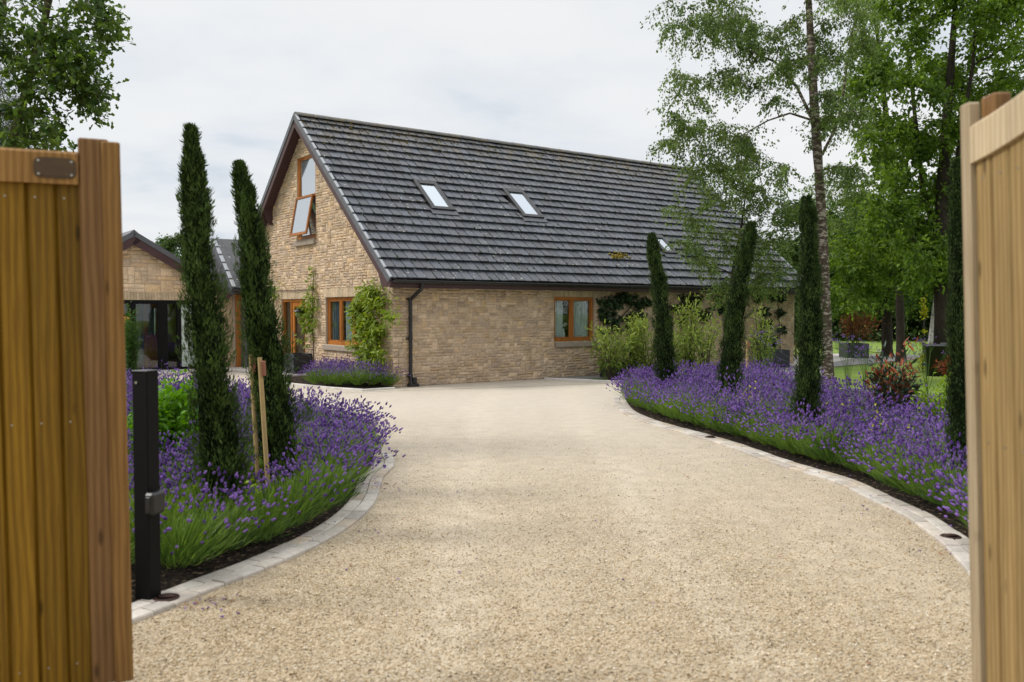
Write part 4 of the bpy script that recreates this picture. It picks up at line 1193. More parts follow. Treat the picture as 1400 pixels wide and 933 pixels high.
# ------------------------------------------------------------------ small plants
def shrub(name, label, cat, base, H, R, leafmat, n, L, W, seed, stems=9, kind='leaf', group=None, z0=.25, droop=.0, clump=7, tintb=.45, stem_mat='twig', mats2=None, frac2=0.0, flat=1.0):
    r = np.random.default_rng(seed); root = empty(name, base); tag(root, label, cat, group)
    st = NB(); tips = []
    for i in range(stems):
        a = r.uniform(0, 2 * PI); q = math.sqrt(r.uniform(.02, 1)); h = H * r.uniform(.72, 1.0) * (1 - .28 * q * q)
        e = np.array((math.cos(a) * R * q, math.sin(a) * R * q * flat, h))
        s = np.array((e[0] * .15, e[1] * .15, 0)); m = s * .5 + e * .5 + np.array((-e[0] * .15, -e[1] * .15, .08 * H))
        pts = [s, s * .6 + m * .4, m, m * .4 + e * .6, e]
        st.tube(pts, np.linspace(.009, .003, 5) * max(1, H), 5, .4)
        for t in np.linspace(z0, 1, clump): 
            x = (1 - t) ** 2 * s + 2 * t * (1 - t) * m + t * t * e
            tips.append(x)
    st.build('stem', [M[stem_mat]], root)
    tips = np.array(tips); lf = NB()
    idx = r.integers(len(tips), size=n)
    pos = tips[idx] + r.normal(0, 1, (n, 3)) * np.array((R, R * flat, H * .5)) * .17
    pos[:, 2] = np.clip(pos[:, 2], .03, None)
    out = pos - np.array((0, 0, H * .45)); out = unit(out)
    ax = unit(out * .7 + r.normal(0, .6, (n, 3)) + np.array((0, 0, .25 - droop)))
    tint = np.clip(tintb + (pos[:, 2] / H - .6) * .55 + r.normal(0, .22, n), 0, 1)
    mm = np.where((r.uniform(size=n) < frac2 * 2 * np.clip(pos[:, 2] / H - .2, 0, 1)), 1, 0)
    lf.leaves(pos, ax, unit(np.array((0, 0, 1.0)) + r.normal(0, .5, (n, 3))), r.uniform(.7, 1.25, n) * L, r.uniform(.7, 1.2, n) * W, tint, mm, kind)
    lf.build('foliage', [M[leafmat]] + ([M[mats2]] if mats2 else []), root)
    return root

b = G(240, 662)
shrub('leafy_shrub', 'bright green leafy mound in the lavender behind the black post', 'shrub', b, .92, .36, 'mint_leaf', 3200, .075, .045, 61, 18, tintb=.55)
KEEP.append((b.x, b.y, .40))
b = G(185, 640); shrub('leafy_shrub', 'green leafy mound in the lavender beside the amber post gate edge', 'shrub', b, .55, .35, 'mint_leaf', 1500, .065, .038, 62, 12, tintb=.5); KEEP.append((b.x, b.y, .3))
bpy.context.view_layer.update()
bpy.data.objects['leafy_shrub.001']['label'] = 'smaller green leafy mound between the amber gate and the black post'
for i, (px, py, h, w, lab) in enumerate(((420, 634, .34, .42, 'lime green plant low in the lavender to the right of the staked cypress'), (352, 668, .30, .40, 'lime green plant at the foot of the timber stakes'), (300, 712, .30, .34, 'lime green plant in front of the tallest shaggy cypress'), (395, 668, .28, .36, 'lime green plant among flowers between stakes and curved edging'))):
    b = G(px, py); shrub('lime_plant', lab, 'plant', b, h, w, 'lime_leaf', 900, .05, .035, 70 + i, 12, tintb=.6); KEEP.append((b.x, b.y, w * .6))
b = G(175, 524); shrub('clipped_shrub', 'narrow upright green shrub by the annex beneath the amber lantern', 'shrub', Vector((P(176, 400, 18).x, 18, 0)), 1.75, .22, 'hazel_leaf', 3000, .05, .03, 77, 10, tintb=.3)

def lp(p):
    d = dist_curve(p, Lin)
    if p[1] < 7.2 and d < .75: return rg.uniform(.84, 1.0), LAV_THIN
    if p[1] < 9.2 and d > .6 and p[0] < -1.9: return rg.uniform(.74, .92), (LAV_FULL if rg.random() < .8 else LAV_THIN)
    if p[1] < 6.9: return rg.uniform(.72, .88), (LAV_FULL if rg.random() < .75 else LAV_THIN)
    return rg.uniform(.86, 1.05), LAV_FULL if p[1] < 11.5 else LAV_FAR
left_plant = [tuple(p) for p in Lin] + [(-9, 15.5), (-7.5, 10), (-6, 6.6), (-4.1, 4.6)]
BP = G(203, 822)
KEEP += [(BP.x, BP.y, .22)]
for px, py in ((368, 690), (354, 680)):
    b = G(px, py); KEEP.append((b.x, b.y - .1, .2))
place_lav(edge_row(Lin[20:], 1, lp) + grid_spots(left_plant, Lin, .43, lp), 'lavender', 'flowering lavender drift round the black post and shaggy cypresses')
def rp(p):
    d = dist_curve(p, Rin)
    s = rg.uniform(.84, 1.04)
    if rg.random() < .06 and d > 1: return s * .8, LAV_GREEN
    if p[1] < 10: return s, LAV_FULL
    return s, LAV_FAR if p[1] > 13 else LAV_FULL
for (px, py, r_) in ((1225, 598, .42), (1288, 624, .32)):
    b = G(px, py); KEEP.append((b.x, b.y, r_))
b_birch = P(1133, 522, 19.6); KEEP.append((b_birch.x, 19.6, .4))
place_lav(edge_row(Rin, -1, rp) + grid_spots([tuple(p) for p in Rin] + Rlav, Rin, .44, rp), 'lavender', 'broad purple lavender drift round the four slim cypresses')
wp = [(p.x, p.y) for p in (G(420, 529), G(451, 530.5), G(498, 533), G(533, 531.5), L2W(WALLX - .05, WALLY + .1), L2W(WALLX - .05, 3.8))]
place_lav(grid_spots(wp, np.array([wp[0], wp[1]]) - 5, .36, lambda p: (rg.uniform(.75, .98), LAV_FAR), .1), 'lavender', 'lavender strip growing at the foot of the gable wall')

for i, (px, py, lab) in enumerate(((1145, 608, 'small yellow flowering plant in the lavender beside the cypress in front of the birch trunk'), (1215, 640, 'small yellow flowering plant in the lavender nearest the pale gate'), (1030, 588, 'small yellow flowering plant between the two middle slim cypresses'))):
    b = G(px, py); shrub('yellow_flower', lab, 'flower', b, .58, .26, 'yellow_leaf', 90, .04, .03, 90 + i, 7, tintb=.5)
b = G(1225, 598); shrub('pieris_shrub', 'dark leaved shrub with red young shoots rising above the lavender', 'shrub', b, 1.10, .34, 'dark_leaf', 1300, .105, .034, 95, 14, mats2='red_leaf', frac2=.34, tintb=.45, z0=.35)
b = G(1288, 624); shrub('leafy_shrub', 'yellow green shrub between the red tipped shrub and the pale gate', 'shrub', b, .86, .30, 'lime_leaf', 1300, .055, .028, 96, 12, tintb=.25)
b = G(1300, 520); shrub('photinia_shrub', 'small orange red shrub at the foot of the dark trunk', 'shrub', b, .62, .30, 'red_leaf', 500, .11, .04, 97, 8, tintb=.6, z0=.5)
# tall purple verbena
for i, (px, py, h, lab) in enumerate(((1160, 548, 1.15, 'tall wiry verbena with purple heads next to the birch trunk'), (1183, 545, 1.0, 'wiry verbena in front of the copper leaved shrub'), (1268, 540, 1.1, 'purple verbena clump in front of the black tub'), (1048, 535, 1.25, 'purple verbena standing before the slate trough'))):
    b = G(px, py); root = empty('verbena', b); tag(root, lab, 'flower'); r = np.random.default_rng(500 + i); nb = NB(); fl = nb
    for _ in range(13):
        a = r.uniform(0, 6.28); q = r.uniform(.05, .38); hh = h * r.uniform(.7, 1.05)
        e = np.array((math.cos(a) * q, math.sin(a) * q, hh)); nb.tube([(0, 0, 0), e * (.35, .35, .55), e], (.004, .003, .002), 4, .3)
        for _ in range(3):
            e2 = e + np.array((r.normal(0, .06), r.normal(0, .06), r.uniform(0, .06))); nb.tube([e * (.9, .9, .88), e2], .0018, 3, .3)
            for _ in range(4): lump(fl, e2 + r.normal(0, .010, 3), .011, r.random(), 1, r)
    nb.build('foliage', [M['lav_leaf'], M['lav_flower']], root)

# stakes and straps
def stake(label, px, py, toppx, toppy, w=.05):
    b = G(px, py); t = P(toppx, toppy, b.y); root = empty('tree_stake', b); tag(root, label, 'stake', None)
    mb = MB(); lean = Vector((t.x - b.x, 0, t.z)); W = lean.normalized(); U = Vector((1, 0, 0)); U = (U - W * U.dot(W)).normalized(); N = W.cross(U)
    mb.tube([W * -.1, W * (lean.length * .3), W * (lean.length * .7), W * lean.length], [w * .52, w * .5, w * .5, w * .46], 12)
    mb.build('post', M['stake'], root)
    s = MB(); s.obox(W * (lean.length - .16), U, N, W, (w * .35, -.028, 0), (w * 1.05, .028, .13), (1, 1, 1), 0, .006); s.build('strap', M['strap'], root)
    return root
stake('taller front timber stake holding the shaggy cypress', 368, 690, 355, 489, .040)
stake('rear timber stake holding the shaggy cypress', 354, 680, 343, 485, .040)
stake('thin timber stake in the lavender by the slate trough', 1022, 540, 1021, 466, .045)

# planters
def planter(name, label, O, U, V, w, d, h, t=.03):
    root = empty(name, O); tag(root, label, 'planter'); mb = MB(); U = Vector(U); V = Vector(V)
    q = lambda lo, hi: mb.obox((0, 0, 0), U, V, Z3, lo, hi, (1, 1, 1), 0, .006)
    q((0, 0, .0), (w, t, h)); q((0, d - t, .0), (w, d, h)); q((0, t, .0), (t, d - t, h - .002)); q((w - t, t, .0), (w, d - t, h - .002)); q((t, t, .02), (w - t, d - t, .06))
    mb.build('box', M['slate'], root)
    s = MB(); s.obox((0, 0, 0), U, V, Z3, (t, t, h - .09), (w - t, d - t, h - .05)); s.build('compost', M['soil'], root)
    return root
planter('slate_planter', 'grey slate cube planter on the step beside the timber door', L2W(-.22, 4.58, .07), HL, HG, .50, .62, .50)
fc = MB()
pb = G(1158, 490.5); planter('slate_planter', 'dark square slate planter holding the copper leaved shrub', pb, X3, Y3, .76, .76, .52)
shrub('copper_shrub', 'bushy copper brown shrub growing in the square slate planter', 'shrub', pb + Vector((.38, .38, .46)), 1.25, .78, 'copper_leaf', 900, .10, .05, 98, 12, tintb=.5, z0=.4)
pb = G(1040, 503.5); pb2 = G(1078, 502); planter('slate_trough', 'long dark slate trough near the far corner of the house', pb, X3, Y3, .84, .5, .52)
shrub('climbing_rose', 'mauve flowering plant growing in the long slate trough', 'plant', pb + Vector((.3, .25, .46)), .9, .34, 'ivy_leaf', 500, .06, .035, 99, 8, mats2='lav_flower', frac2=.35)
po = P(836, 500, 21.2); po.z = .012
planter('slate_planter', 'low slate planter against the long wall under the pale shrubs', Vector((po.x, 21.25, .012)), HL, HG, .95, .42, .36)
# black tubs
def tub(label, px, Y, rr, h):
    b = P(px, 500, Y); root = empty('black_tub', (b.x, Y, 0)); tag(root, label, 'tub')
    mb = MB(); mb.lathe([(rr * .72, 0), (rr * .96, h * .93), (rr * 1.05, h * .93), (rr * 1.05, h), (rr * .93, h), (rr * .9, h * .9)], 28); mb.build('body', M['gutter'], root, True)
    rm = MB(); rm.lathe([(rr * 1.06, h * .95), (rr * 1.08, h * .97), (rr * 1.06, h * .99)], 28); rm.build('rim', M['verge'], root, True)
tub('big black tub standing left of the dark tree trunk', 1279, 22.2, .30, .80)
tub('big black tub standing right of the dark tree trunk', 1304, 22.6, .30, .82)
b = P(1262, 480, 23.5)
rt = empty('flower_pole', (b.x, 23.5, 0)); tag(rt, 'thin dark pole with yellow flowers beside the black tub', 'pole')
mb = MB(); mb.tube([(0, 0, -.05), (.01, 0, 1.0), (0, 0, 1.95)], .022, 8); mb.build('pole', M['gutter'], rt)
nb = NB(); r = np.random.default_rng(9)
for z, s, n in ((.28, .15, 110), (.75, .07, 25), (1.1, .05, 15), (1.55, .06, 60), (1.65, .055, 50), (1.9, .09, 25)):
    pos = np.array((0, -.03, z)) + r.normal(0, 1, (n, 3)) * np.array((s * .5, s * .5, s)); nb.leaves(pos, rdirs(r, n) + (0, 0, .6), rdirs(r, n), .075, .05, r.uniform(.0, .7, n), 0, 'leaf')
nb.build('foliage', [M['yellow_leaf']], rt)
# garden bench near the far corner
bx = P(1066, 470, 30.2); bn = empty('garden_chair', (bx.x, 30.2, 0), math.radians(12)); tag(bn, 'weathered teak garden chair by the far corner of the house', 'chair')
mb = MB()
mb.box((0, 0, .42), (.66, .5, .46), bev=.008); mb.build('seat', M['teak'], bn)
for x in (0, .61):
    for y in (0, .45):
        m2 = MB(); m2.box((x, y, .0), (x + .05, y + .05, .66 if y == 0 else .95), bev=.006); m2.build('leg', M['teak'], bn)
m2 = MB(); m2.box((.0, -.01, .66), (.06, .52, .70), bev=.006); m2.build('armrest', M['teak'], bn); m2 = MB(); m2.box((.60, -.01, .66), (.66, .52, .70), bev=.006); m2.build('armrest', M['teak'], bn)
m2 = MB(); m2.box((-.02, .44, .93), (.68, .50, 1.0), bev=.01)
for k in range(7): m2.box((.06 + k * .08, .455, .46), (.115 + k * .08, .48, .93), bev=.004)
m2.build('backrest', M['teak'], bn)

# pale feathery shrubs along the long wall
for i, (px, Y, h, R, n, z0, lab) in enumerate(((836, 20.55, 1.20, .48, 1500, .32, 'pale leafy shrub on a thin stem at the corner of the terrace'), (884, 21.0, 1.42, .46, 1300, .25, 'pale feathery shrub behind the slim straight cypress'), (942, 21.4, 1.62, .52, 1600, .22, 'tall pale feathery shrub between slim and leaning cypresses'), (862, 21.6, 1.35, .40, 1000, .25, 'pale feathery shrub over the low slate planter'), (965, 20.6, 1.35, .42, 1000, .22, 'pale feathery shrub tucked behind the leaning cypress'), (1038, 22.5, 1.5, .42, 1000, .25, 'pale feathery shrub above the thin stake'), (912, 20.9, 1.3, .42, 1000, .25, 'pale feathery shrub directly behind the slim straight cypress'))):
    b = P(px, 480, Y); shrub('feathery_shrub', lab, 'shrub', (b.x, Y, .01), h * 1.12, R * 1.15, 'bamboo_leaf', int(n * .72), .12, .038, 120 + i, 11, z0=z0, droop=.25, tintb=.45, group='pale shrubs along the long wall')
b = P(808, 520.5, 20.95); gp = NB(); r = np.random.default_rng(3)
n = 1500; pos = np.stack([b.x + .35 + r.uniform(-.35, .75, n), 20.75 + r.uniform(-.12, .12, n), np.full(n, .012)], 1)
gp.leaves(pos, unit(np.array((0, 0, 1.0)) + r.normal(0, .5, (n, 3))), rdirs(r, n), r.uniform(.03, .06, n), .008, r.uniform(0, 1, n), 0, 'blade')
tag(gp.build('grass', [M['mint_leaf']]), 'small strip of grass at the edge of the terrace', 'grass', None, 'stuff')

# ------------------------------------------------------------------ climbers on the walls (house coordinates)
def climber(name, label, O, U, N, blobs, leafmat, L, W, seed, trunk, kind='leaf', dens=900, depth=.16, droop=.5, tintb=.5):
    r = np.random.default_rng(seed); root = empty(name, H0, HA); tag(root, label, 'climber')
    O = np.array(O); U = np.array(U); N = np.array(N); Z = np.array((0, 0, 1.0))
    st = NB()
    for line in trunk: st.tube([O + U * a + N * (.03 + .02 * (i % 2)) + Z * b for i, (a, b) in enumerate(line)], np.linspace(.016, .006, len(line)), 6, .4)
    st.build('stem', [M['twig']], root)
    lf = NB()
    for (u, z, ru, rz, k) in blobs:
        n = int(dens * k); ofs = r.normal(0, .62, (6, 2)); oi = r.integers(6, size=n); ou, oz = ofs[oi, 0] * ru, ofs[oi, 1] * rz
        th = r.uniform(0, 6.28, n); q = .62 * np.abs(r.normal(0, .58, n)) * (1 + .35 * np.sin(3 * th + u * 9) + .25 * np.sin(5 * th + z * 7))
        pos = O + U * (u + ou + np.cos(th) * q * ru)[:, None] + Z * (z + oz + np.sin(th) * q * rz)[:, None] + N * (.02 + r.uniform(.1, 1, n) * depth * np.clip(1.1 - q * .8, .15, 1))[:, None]
        ax = unit(N * .5 - Z * droop + r.normal(0, .55, (n, 3)))
        lf.leaves(pos, ax, unit(N + Z * .6 + r.normal(0, .4, (n, 3))), r.uniform(.7, 1.25, n) * L, r.uniform(.7, 1.2, n) * W, np.clip(tintb + r.normal(0, .25, n), 0, 1), 0, kind)
    lf.build('foliage', [M[leafmat]], root)
    return root
GOn, GUn, GNn = tuple(GO), tuple(GU), tuple(GN)
climber('wisteria', 'bright green climber spilling over the gable between window and corner', GOn, GUn, GNn,
        [(.92, 1.72, .62, .36, .95), (1.08, 1.45, .54, .35, .8), (1.08, 1.15, .60, .36, .8), (1.20, 2.10, .30, .22, .35), (.80, 1.4, .33, .36, .45), (1.20, .80, .48, .24, .4), (1.30, 1.2, .34, .36, .3), (1.1, .52, .36, .18, .16)],
        'vine_leaf', .14, .050, 201, [((.95, 0), (1.0, .5), (1.1, 1.0), (1.25, 1.6), (1.3, 2.1)), ((1.1, 0), (1.05, .6), (.9, 1.2), (.8, 1.7)), ((1.1, .9), (1.4, 1.3), (1.7, 1.6)), ((.9, .2), (1.3, .45), (1.7, .5))], dens=560, depth=.34, tintb=.6)
climber('vine', 'thin green vine hanging between the timber door and window', GOn, GUn, GNn,
        [(4.55, 1.75, .38, .22, .45), (4.6, 1.45, .30, .22, .35), (4.85, 1.6, .3, .2, .2), (4.45, 2.15, .14, .26, .13), (4.5, 1.1, .25, .2, .14), (4.9, .9, .3, .12, .08), (4.45, 2.55, .1, .2, .05), (7.0, 2.2, .35, .14, .16)],
        'vine_leaf', .12, .05, 202, [((4.5, 0), (4.45, .8), (4.55, 1.5), (4.45, 2.2), (4.42, 2.7)), ((4.5, 1.5), (4.8, 1.7), (5.1, 1.6)), ((4.45, 2.2), (5.5, 2.16), (7.2, 2.2))], dens=420, depth=.2)
def FX(px, py):
    q = plane_local(px, py, L2W(0, WALLY, 0), -HG); return q.x, q.z
FOn, FUn, FNn = tuple(FO), tuple(FU), tuple(FN)
ib = []
for px, py, rp_, k in ((822, 424, 9, .5), (832, 414, 9, .5), (845, 411, 10, .5), (858, 412, 9, .45), (872, 416, 9, .4), (884, 413, 6, .25), (826, 437, 7, .3), (842, 438, 6, .25), (838, 448, 5, .2), (866, 440, 9, .4), (872, 430, 6, .2), (850, 400, 3, .06), (820, 452, 5, .15)):
    x, z = FX(px, py); ib.append((x, z, rp_ / 48., rp_ / 54., k))
climber('ivy', 'dark ivy spreading from the front window towards the slim cypress', FOn, FUn, FNn, ib, 'ivy_leaf', .075, .065, 203, [(FX(840, 515), FX(842, 460), FX(838, 430), FX(846, 398)), (FX(842, 440), FX(866, 415), FX(888, 410)), (FX(838, 440), FX(822, 425), FX(820, 410))], dens=620, depth=.14, tintb=.45)
ib = []
for px, py, rp_, k in ((925, 420, 8, .4), (938, 414, 8, .4), (950, 410, 8, .3), (930, 434, 7, .3), (952, 424, 7, .3), (962, 436, 7, .3), (975, 415, 7, .3), (985, 426, 7, .3), (950, 398, 3, .1), (1000, 415, 7, .3), (1005, 440, 7, .3)):
    x, z = FX(px, py); ib.append((x, z, rp_ / 42., rp_ / 50., k))
climber('ivy', 'dark ivy on the wall behind the pale feathery shrubs', FOn, FUn, FNn, ib, 'ivy_leaf', .075, .065, 204, [(FX(938, 505), FX(935, 450), FX(945, 400)), (FX(960, 505), FX(985, 440), FX(1000, 405))], dens=620, depth=.14, tintb=.45)
ib = []
for px, py, rp_, k in ((1030, 410, 7, .4), (1040, 425, 6, .35), (1046, 445, 6, .35), (1050, 465, 6, .35), (1062, 410, 6, .3), (1064, 430, 5, .3), (1066, 450, 5, .3), (1050, 400, 7, .3), (1046, 485, 7, .3), (1032, 470, 6, .3)):
    x, z = FX(px, py); ib.append((x, z, rp_ / 34., rp_ / 46., k))
climber('ivy', 'ragged ivy hanging at the far end of the long wall', FOn, FUn, FNn, ib, 'ivy_leaf', .08, .07, 205, [(FX(1046, 500), FX(1048, 450), FX(1040, 400)), (FX(1066, 498), FX(1064, 450), FX(1062, 402))], dens=560, depth=.16, tintb=.5)

# ------------------------------------------------------------------ black post, uplights, litter, loose stones
root = empty('gate_post', BP, math.radians(-16)); tag(root, 'slim black metal post with a sensor box at the kerb', 'post')
tp = P(203, 508, BP.y); hh = tp.z; hw = .050
mb = MB(); mb.box((-hw, -hw, -.05), (hw, hw, hh), bev=.005); mb.build('post', M['black'], root)
mb = MB(); mb.box((-hw - .002, -hw - .002, hh), (hw + .002, hw + .002, hh + .008), bev=.003); mb.build('cap', M['gutter'], root)
zb = P(213, 700, BP.y).z
mb = MB(); mb.box((hw - .005, -hw - .035, zb), (hw + .055, hw - .02, zb + .125), bev=.012); mb.box((hw + .01, -hw - .04, zb + .02), (hw + .04, -hw - .034, zb + .105), bev=.004); mb.build('sensor', M['gutter'], root)
mb = MB(); mb.tube([(-hw + .03, -hw - .004, hh - .06), (-hw + .03, -hw + .004, hh - .06)], .008, 10); mb.build('screw', M['screw'], root)
for px, py, lab in ((238, 818, 'round bronze light let into the setts beside the black post'), (1297, 733, 'round bronze light let into the setts nearest the pale gate'), (973, 597.5, 'round bronze light let into the setts below the leaning cypress')):
    p = G(px, py, .025); C_, N_ = (Ls, normals(Ls)) if px < 600 else (Rs, -normals(Rs)); i_ = int(np.argmin(np.linalg.norm(C_ - np.array((p.x, p.y)), axis=1))); p = Vector((*(C_[i_] + N_[i_] * .115), .025)); root = empty('ground_light', p); tag(root, lab, 'light')
    mb = MB(); mb.lathe([(.070, -.03), (.072, .002), (.064, .006), (.050, .006), (.046, .002)], 26); mb.build('rim', M['rust'], root, True)
    mb = MB(); mb.lathe([(.046, .001), (.046, .003), (.01, .004)], 20); mb.build('lens', M['black'], root, True)
    mb = MB(); mb.lathe([(.060, .006), (.040, .016), (.020, .020)], 20, sx=1, sy=.5); mb.build('hood', M['rust'], root, True)
r = np.random.default_rng(14); nb = NB()
for (px, py, n, s) in ((470, 730, 10, .25), (520, 668, 22, .14), (1230, 700, 10, .3), (1130, 652, 6, .3), (300, 826, 12, .10), (1283, 755, 3, .12), (845, 556, 12, .2), (1060, 628, 8, .4), (840, 700, 16, 1.3), (700, 820, 10, .9)):
    c = G(px, py, .0)
    for _ in range(int(n * 1.8)):
        q = np.array((c.x + r.normal(0, s), c.y + r.normal(0, s), .012))
        zz = .045 if min(dist_curve(q[:2], Ls + normals(Ls) * .125), dist_curve(q[:2], Rs - normals(Rs) * .125)) < .125 else .01
        q[2] = zz
        if r.random() < .6: lump(nb, q, r.uniform(.006, .012), r.random(), 0, r, .6)
        else: nb.leaves([q], unit(r.normal(size=(1, 3)) * (1, 1, .15)), [(0, 0, 1.0)], r.uniform(.02, .045), .016, r.random(), 1, 'leaf')
tag(nb.build('petal_litter', [M['lav_flower'], M['copper_leaf']]), 'fallen lavender heads and dry leaves on setts and gravel', 'litter', None, 'stuff')

def mk_pebble():
    m, nt, out = new_mat('loose_pebble'); at = nd(nt, 'Attribute', attribute_name='tint')
    c = ramp(nt, at.outputs['Fac'], [(0, (.13, .09, .05)), (.2, (.34, .245, .135)), (.5, (.53, .40, .235)), (.8, (.65, .525, .35)), (1, (.82, .74, .60))])
    principled(nt, out, c, .8, None, spec=.3); return m
M['pebble'] = mk_pebble()
n = 80000; yy = 3.2 + 9.5 * r.uniform(0, 1, n) ** 1.9; xx = yy * r.uniform(-.50, .60, n)
li = np.array([(yy[i] > 4) for i in range(n)])
keep = np.ones(n, bool)
lp_ = [tuple(q) for q in Ls[::4]] + [(-12, 5)]; rp2 = [tuple(q) for q in Rs[::4]] + Rback
from_mpl = lambda P_, poly: np.array([inside_poly(q, poly) for q in P_])
pts = np.stack([xx, yy], 1); keep &= r.uniform(0, 1, len(pts)) < np.clip((12.3 - pts[:, 1]) / 6.5, 0, 1); keep &= ~from_mpl(pts, lp_) & ~from_mpl(pts, rp2)
pts = pts[keep]; n = len(pts)
sz = r.uniform(.0028, .0072, n); V = ICO_V[None] * (1 + r.normal(0, .28, (n, 6, 1))) * sz[:, None, None] * np.array((1.15, .95, .75))
a = r.uniform(0, 6.28, n); ca, sa = np.cos(a)[:, None], np.sin(a)[:, None]
V = np.stack([V[..., 0] * ca - V[..., 1] * sa, V[..., 0] * sa + V[..., 1] * ca, V[..., 2]], -1)
V += np.stack([pts[:, 0], pts[:, 1], .003 + 0 * a], 1)[:, None]
nb = NB(); nb.add(V.reshape(-1, 3), (np.arange(n)[:, None, None] * 6 + ICO_F[None]).reshape(-1, 3), np.repeat(np.clip(r.normal(.55, .30, n) + np.clip((pts[:, 1] - 5) * .04, 0, .3), 0, 1), 8))
tag(nb.build('gravel_stones', [M['pebble']]), 'loose buff stones strewn over the nearer drive', 'gravel', None, 'stuff')
# ================================================================== trees
def tree(name, label, cat, trunk, trad, centers, leafmat, bark, seed, leafL, leafW, twigs, nleaf, twigL, hang=0.0, kind='diamond', group=None, lift=.18, minnode=.3, limb=.011, tintb=.45, extra=(), flatten=.8, spread_r=None, twig_r=.004):
    """trunk polyline, then a limb to every cluster centre, then leafy twigs"""
    r = np.random.default_rng(seed)
    trunk = np.array([tuple(p) for p in trunk], dtype=float); base = trunk[0].copy()
    root = empty(name, tuple(base)); tag(root, label, cat, group)
    # fine trunk
    t = np.linspace(0, 1, 28); s = np.linspace(0, 1, len(trunk))
    fine = np.stack([np.interp(t, s, trunk[:, i]) for i in range(3)], 1)
    for _ in range(3): fine[1:-1] = .25 * fine[:-2] + .5 * fine[1:-1] + .25 * fine[2:]
    tr = np.interp(t, np.linspace(0, 1, len(trad)), trad); tr[0] *= 1.35; tr[1] *= 1.08
    tb = NB(); tb.tube(fine - base, tr * (1 + r.normal(0, .03, len(tr))), 14, .5)
    nodes = [fine[i] for i in range(len(fine)) if t[i] >= minnode]; nrad = [tr[i] for i in range(len(fine)) if t[i] >= minnode]
    for pts, rr in extra:
        pts = np.array([tuple(p) for p in pts], dtype=float); tb.tube(pts - base, np.linspace(rr, rr * .45, len(pts)), 9, .5)
        for i in range(len(pts) - 1):
            for q in (0, .5): nodes.append(pts[i] * (1 - q) + pts[i + 1] * q); nrad.append(rr * .6)
    lf = NB(); centers = np.array(centers, dtype=float)
    d0 = np.min(np.linalg.norm(centers[:, None] - np.array(nodes)[None], axis=2), axis=1)
    for c in centers[np.argsort(d0)]:
        A = np.array(nodes); dv = c - A; dist = np.linalg.norm(dv, axis=1)
        cost = dist + .9 * np.maximum(0, A[:, 2] - c[2] + .15 * dist) * (1 - .7 * min(1, hang)) + .15 * np.maximum(0, .4 - np.array(nrad) * 10)
        i = int(np.argmin(cost)); a = A[i]; L = dist[i]
        m = a + (c - a) * .5 + np.array((0, 0, lift * L)) + r.normal(0, .05 * L, 3)
        tt = np.linspace(0, 1, 7)[:, None]; pts = (1 - tt) ** 2 * a + 2 * tt * (1 - tt) * m + tt ** 2 * c
        pts[1:-1] += r.normal(0, .018 * L, (5, 3))
        r0 = min(nrad[i] * .75, .010 + limb * L); tb.tube(pts - base, np.linspace(r0, max(.004, r0 * .35), 7), 6, .4)
        for j in (2, 3, 4, 5, 6): nodes.append(pts[j]); nrad.append(r0 * (1 - .1 * j))
        k = twigs; dirs = rdirs(r, k) * np.array((1, 1, flatten)) + np.array((0, 0, -hang)); dirs = unit(dirs)
        tl = twigL * r.uniform(.55, 1.25, k)
        st = pts[r.integers(3, 7, k)]
        for q in range(k):
            e = st[q] + dirs[q] * tl[q]; mid = st[q] + dirs[q] * tl[q] * .45 + np.array((0, 0, .10 * tl[q] + .12 * hang * tl[q])); 
            if q % 2 == 0 or hang > .3: tb.tube(np.array([st[q], mid, e]) - base, (twig_r, twig_r * .7, twig_r * .4), 3, .3)
        n = k * nleaf; qi = np.repeat(np.arange(k), nleaf); u = r.uniform(.12, 1.05, n)[:, None]
        mid = st + dirs * tl[:, None] * .45 + np.array((0, 0, 1.0)) * (tl * (.10 + .12 * hang))[:, None]; e = st + dirs * tl[:, None]
        pos = (1 - u) ** 2 * st[qi] + 2 * u * (1 - u) * mid[qi] + u ** 2 * e[qi] + r.normal(0, leafL * .55, (n, 3))
        ax = unit(dirs[qi] * .5 + r.normal(0, .6, (n, 3)) + np.array((0, 0, -.35 - hang * .4)))
        nr = unit(np.array((0, 0, 1.0)) + r.normal(0, .65, (n, 3)))
        ct = r.normal(0, .14)
        lf.leaves(pos - base, ax, nr, leafL * r.uniform(.65, 1.25, n), leafW * r.uniform(.7, 1.2, n), np.clip(tintb + ct + r.normal(0, .22, n), 0, 1), 0, kind)
    tb.build('trunk', [M[bark]], root, smooth=True)
    lf.build('crown', [M[leafmat]], root)
    return root
def blob(r, px, py, rp, n, Y, dY):
    out = []
    for _ in range(n):
        q = r.normal(0, 1, 2); q = q / (np.linalg.norm(q) + 1e-6) * math.sqrt(r.uniform(0, 1)) * rp
        y = Y + r.uniform(-dY, dY); out.append(tuple(P(px + q[0], py + q[1], y)))
    return out
def T(px, py, Y): return tuple(P(px, py, Y))
r = np.random.default_rng(77)
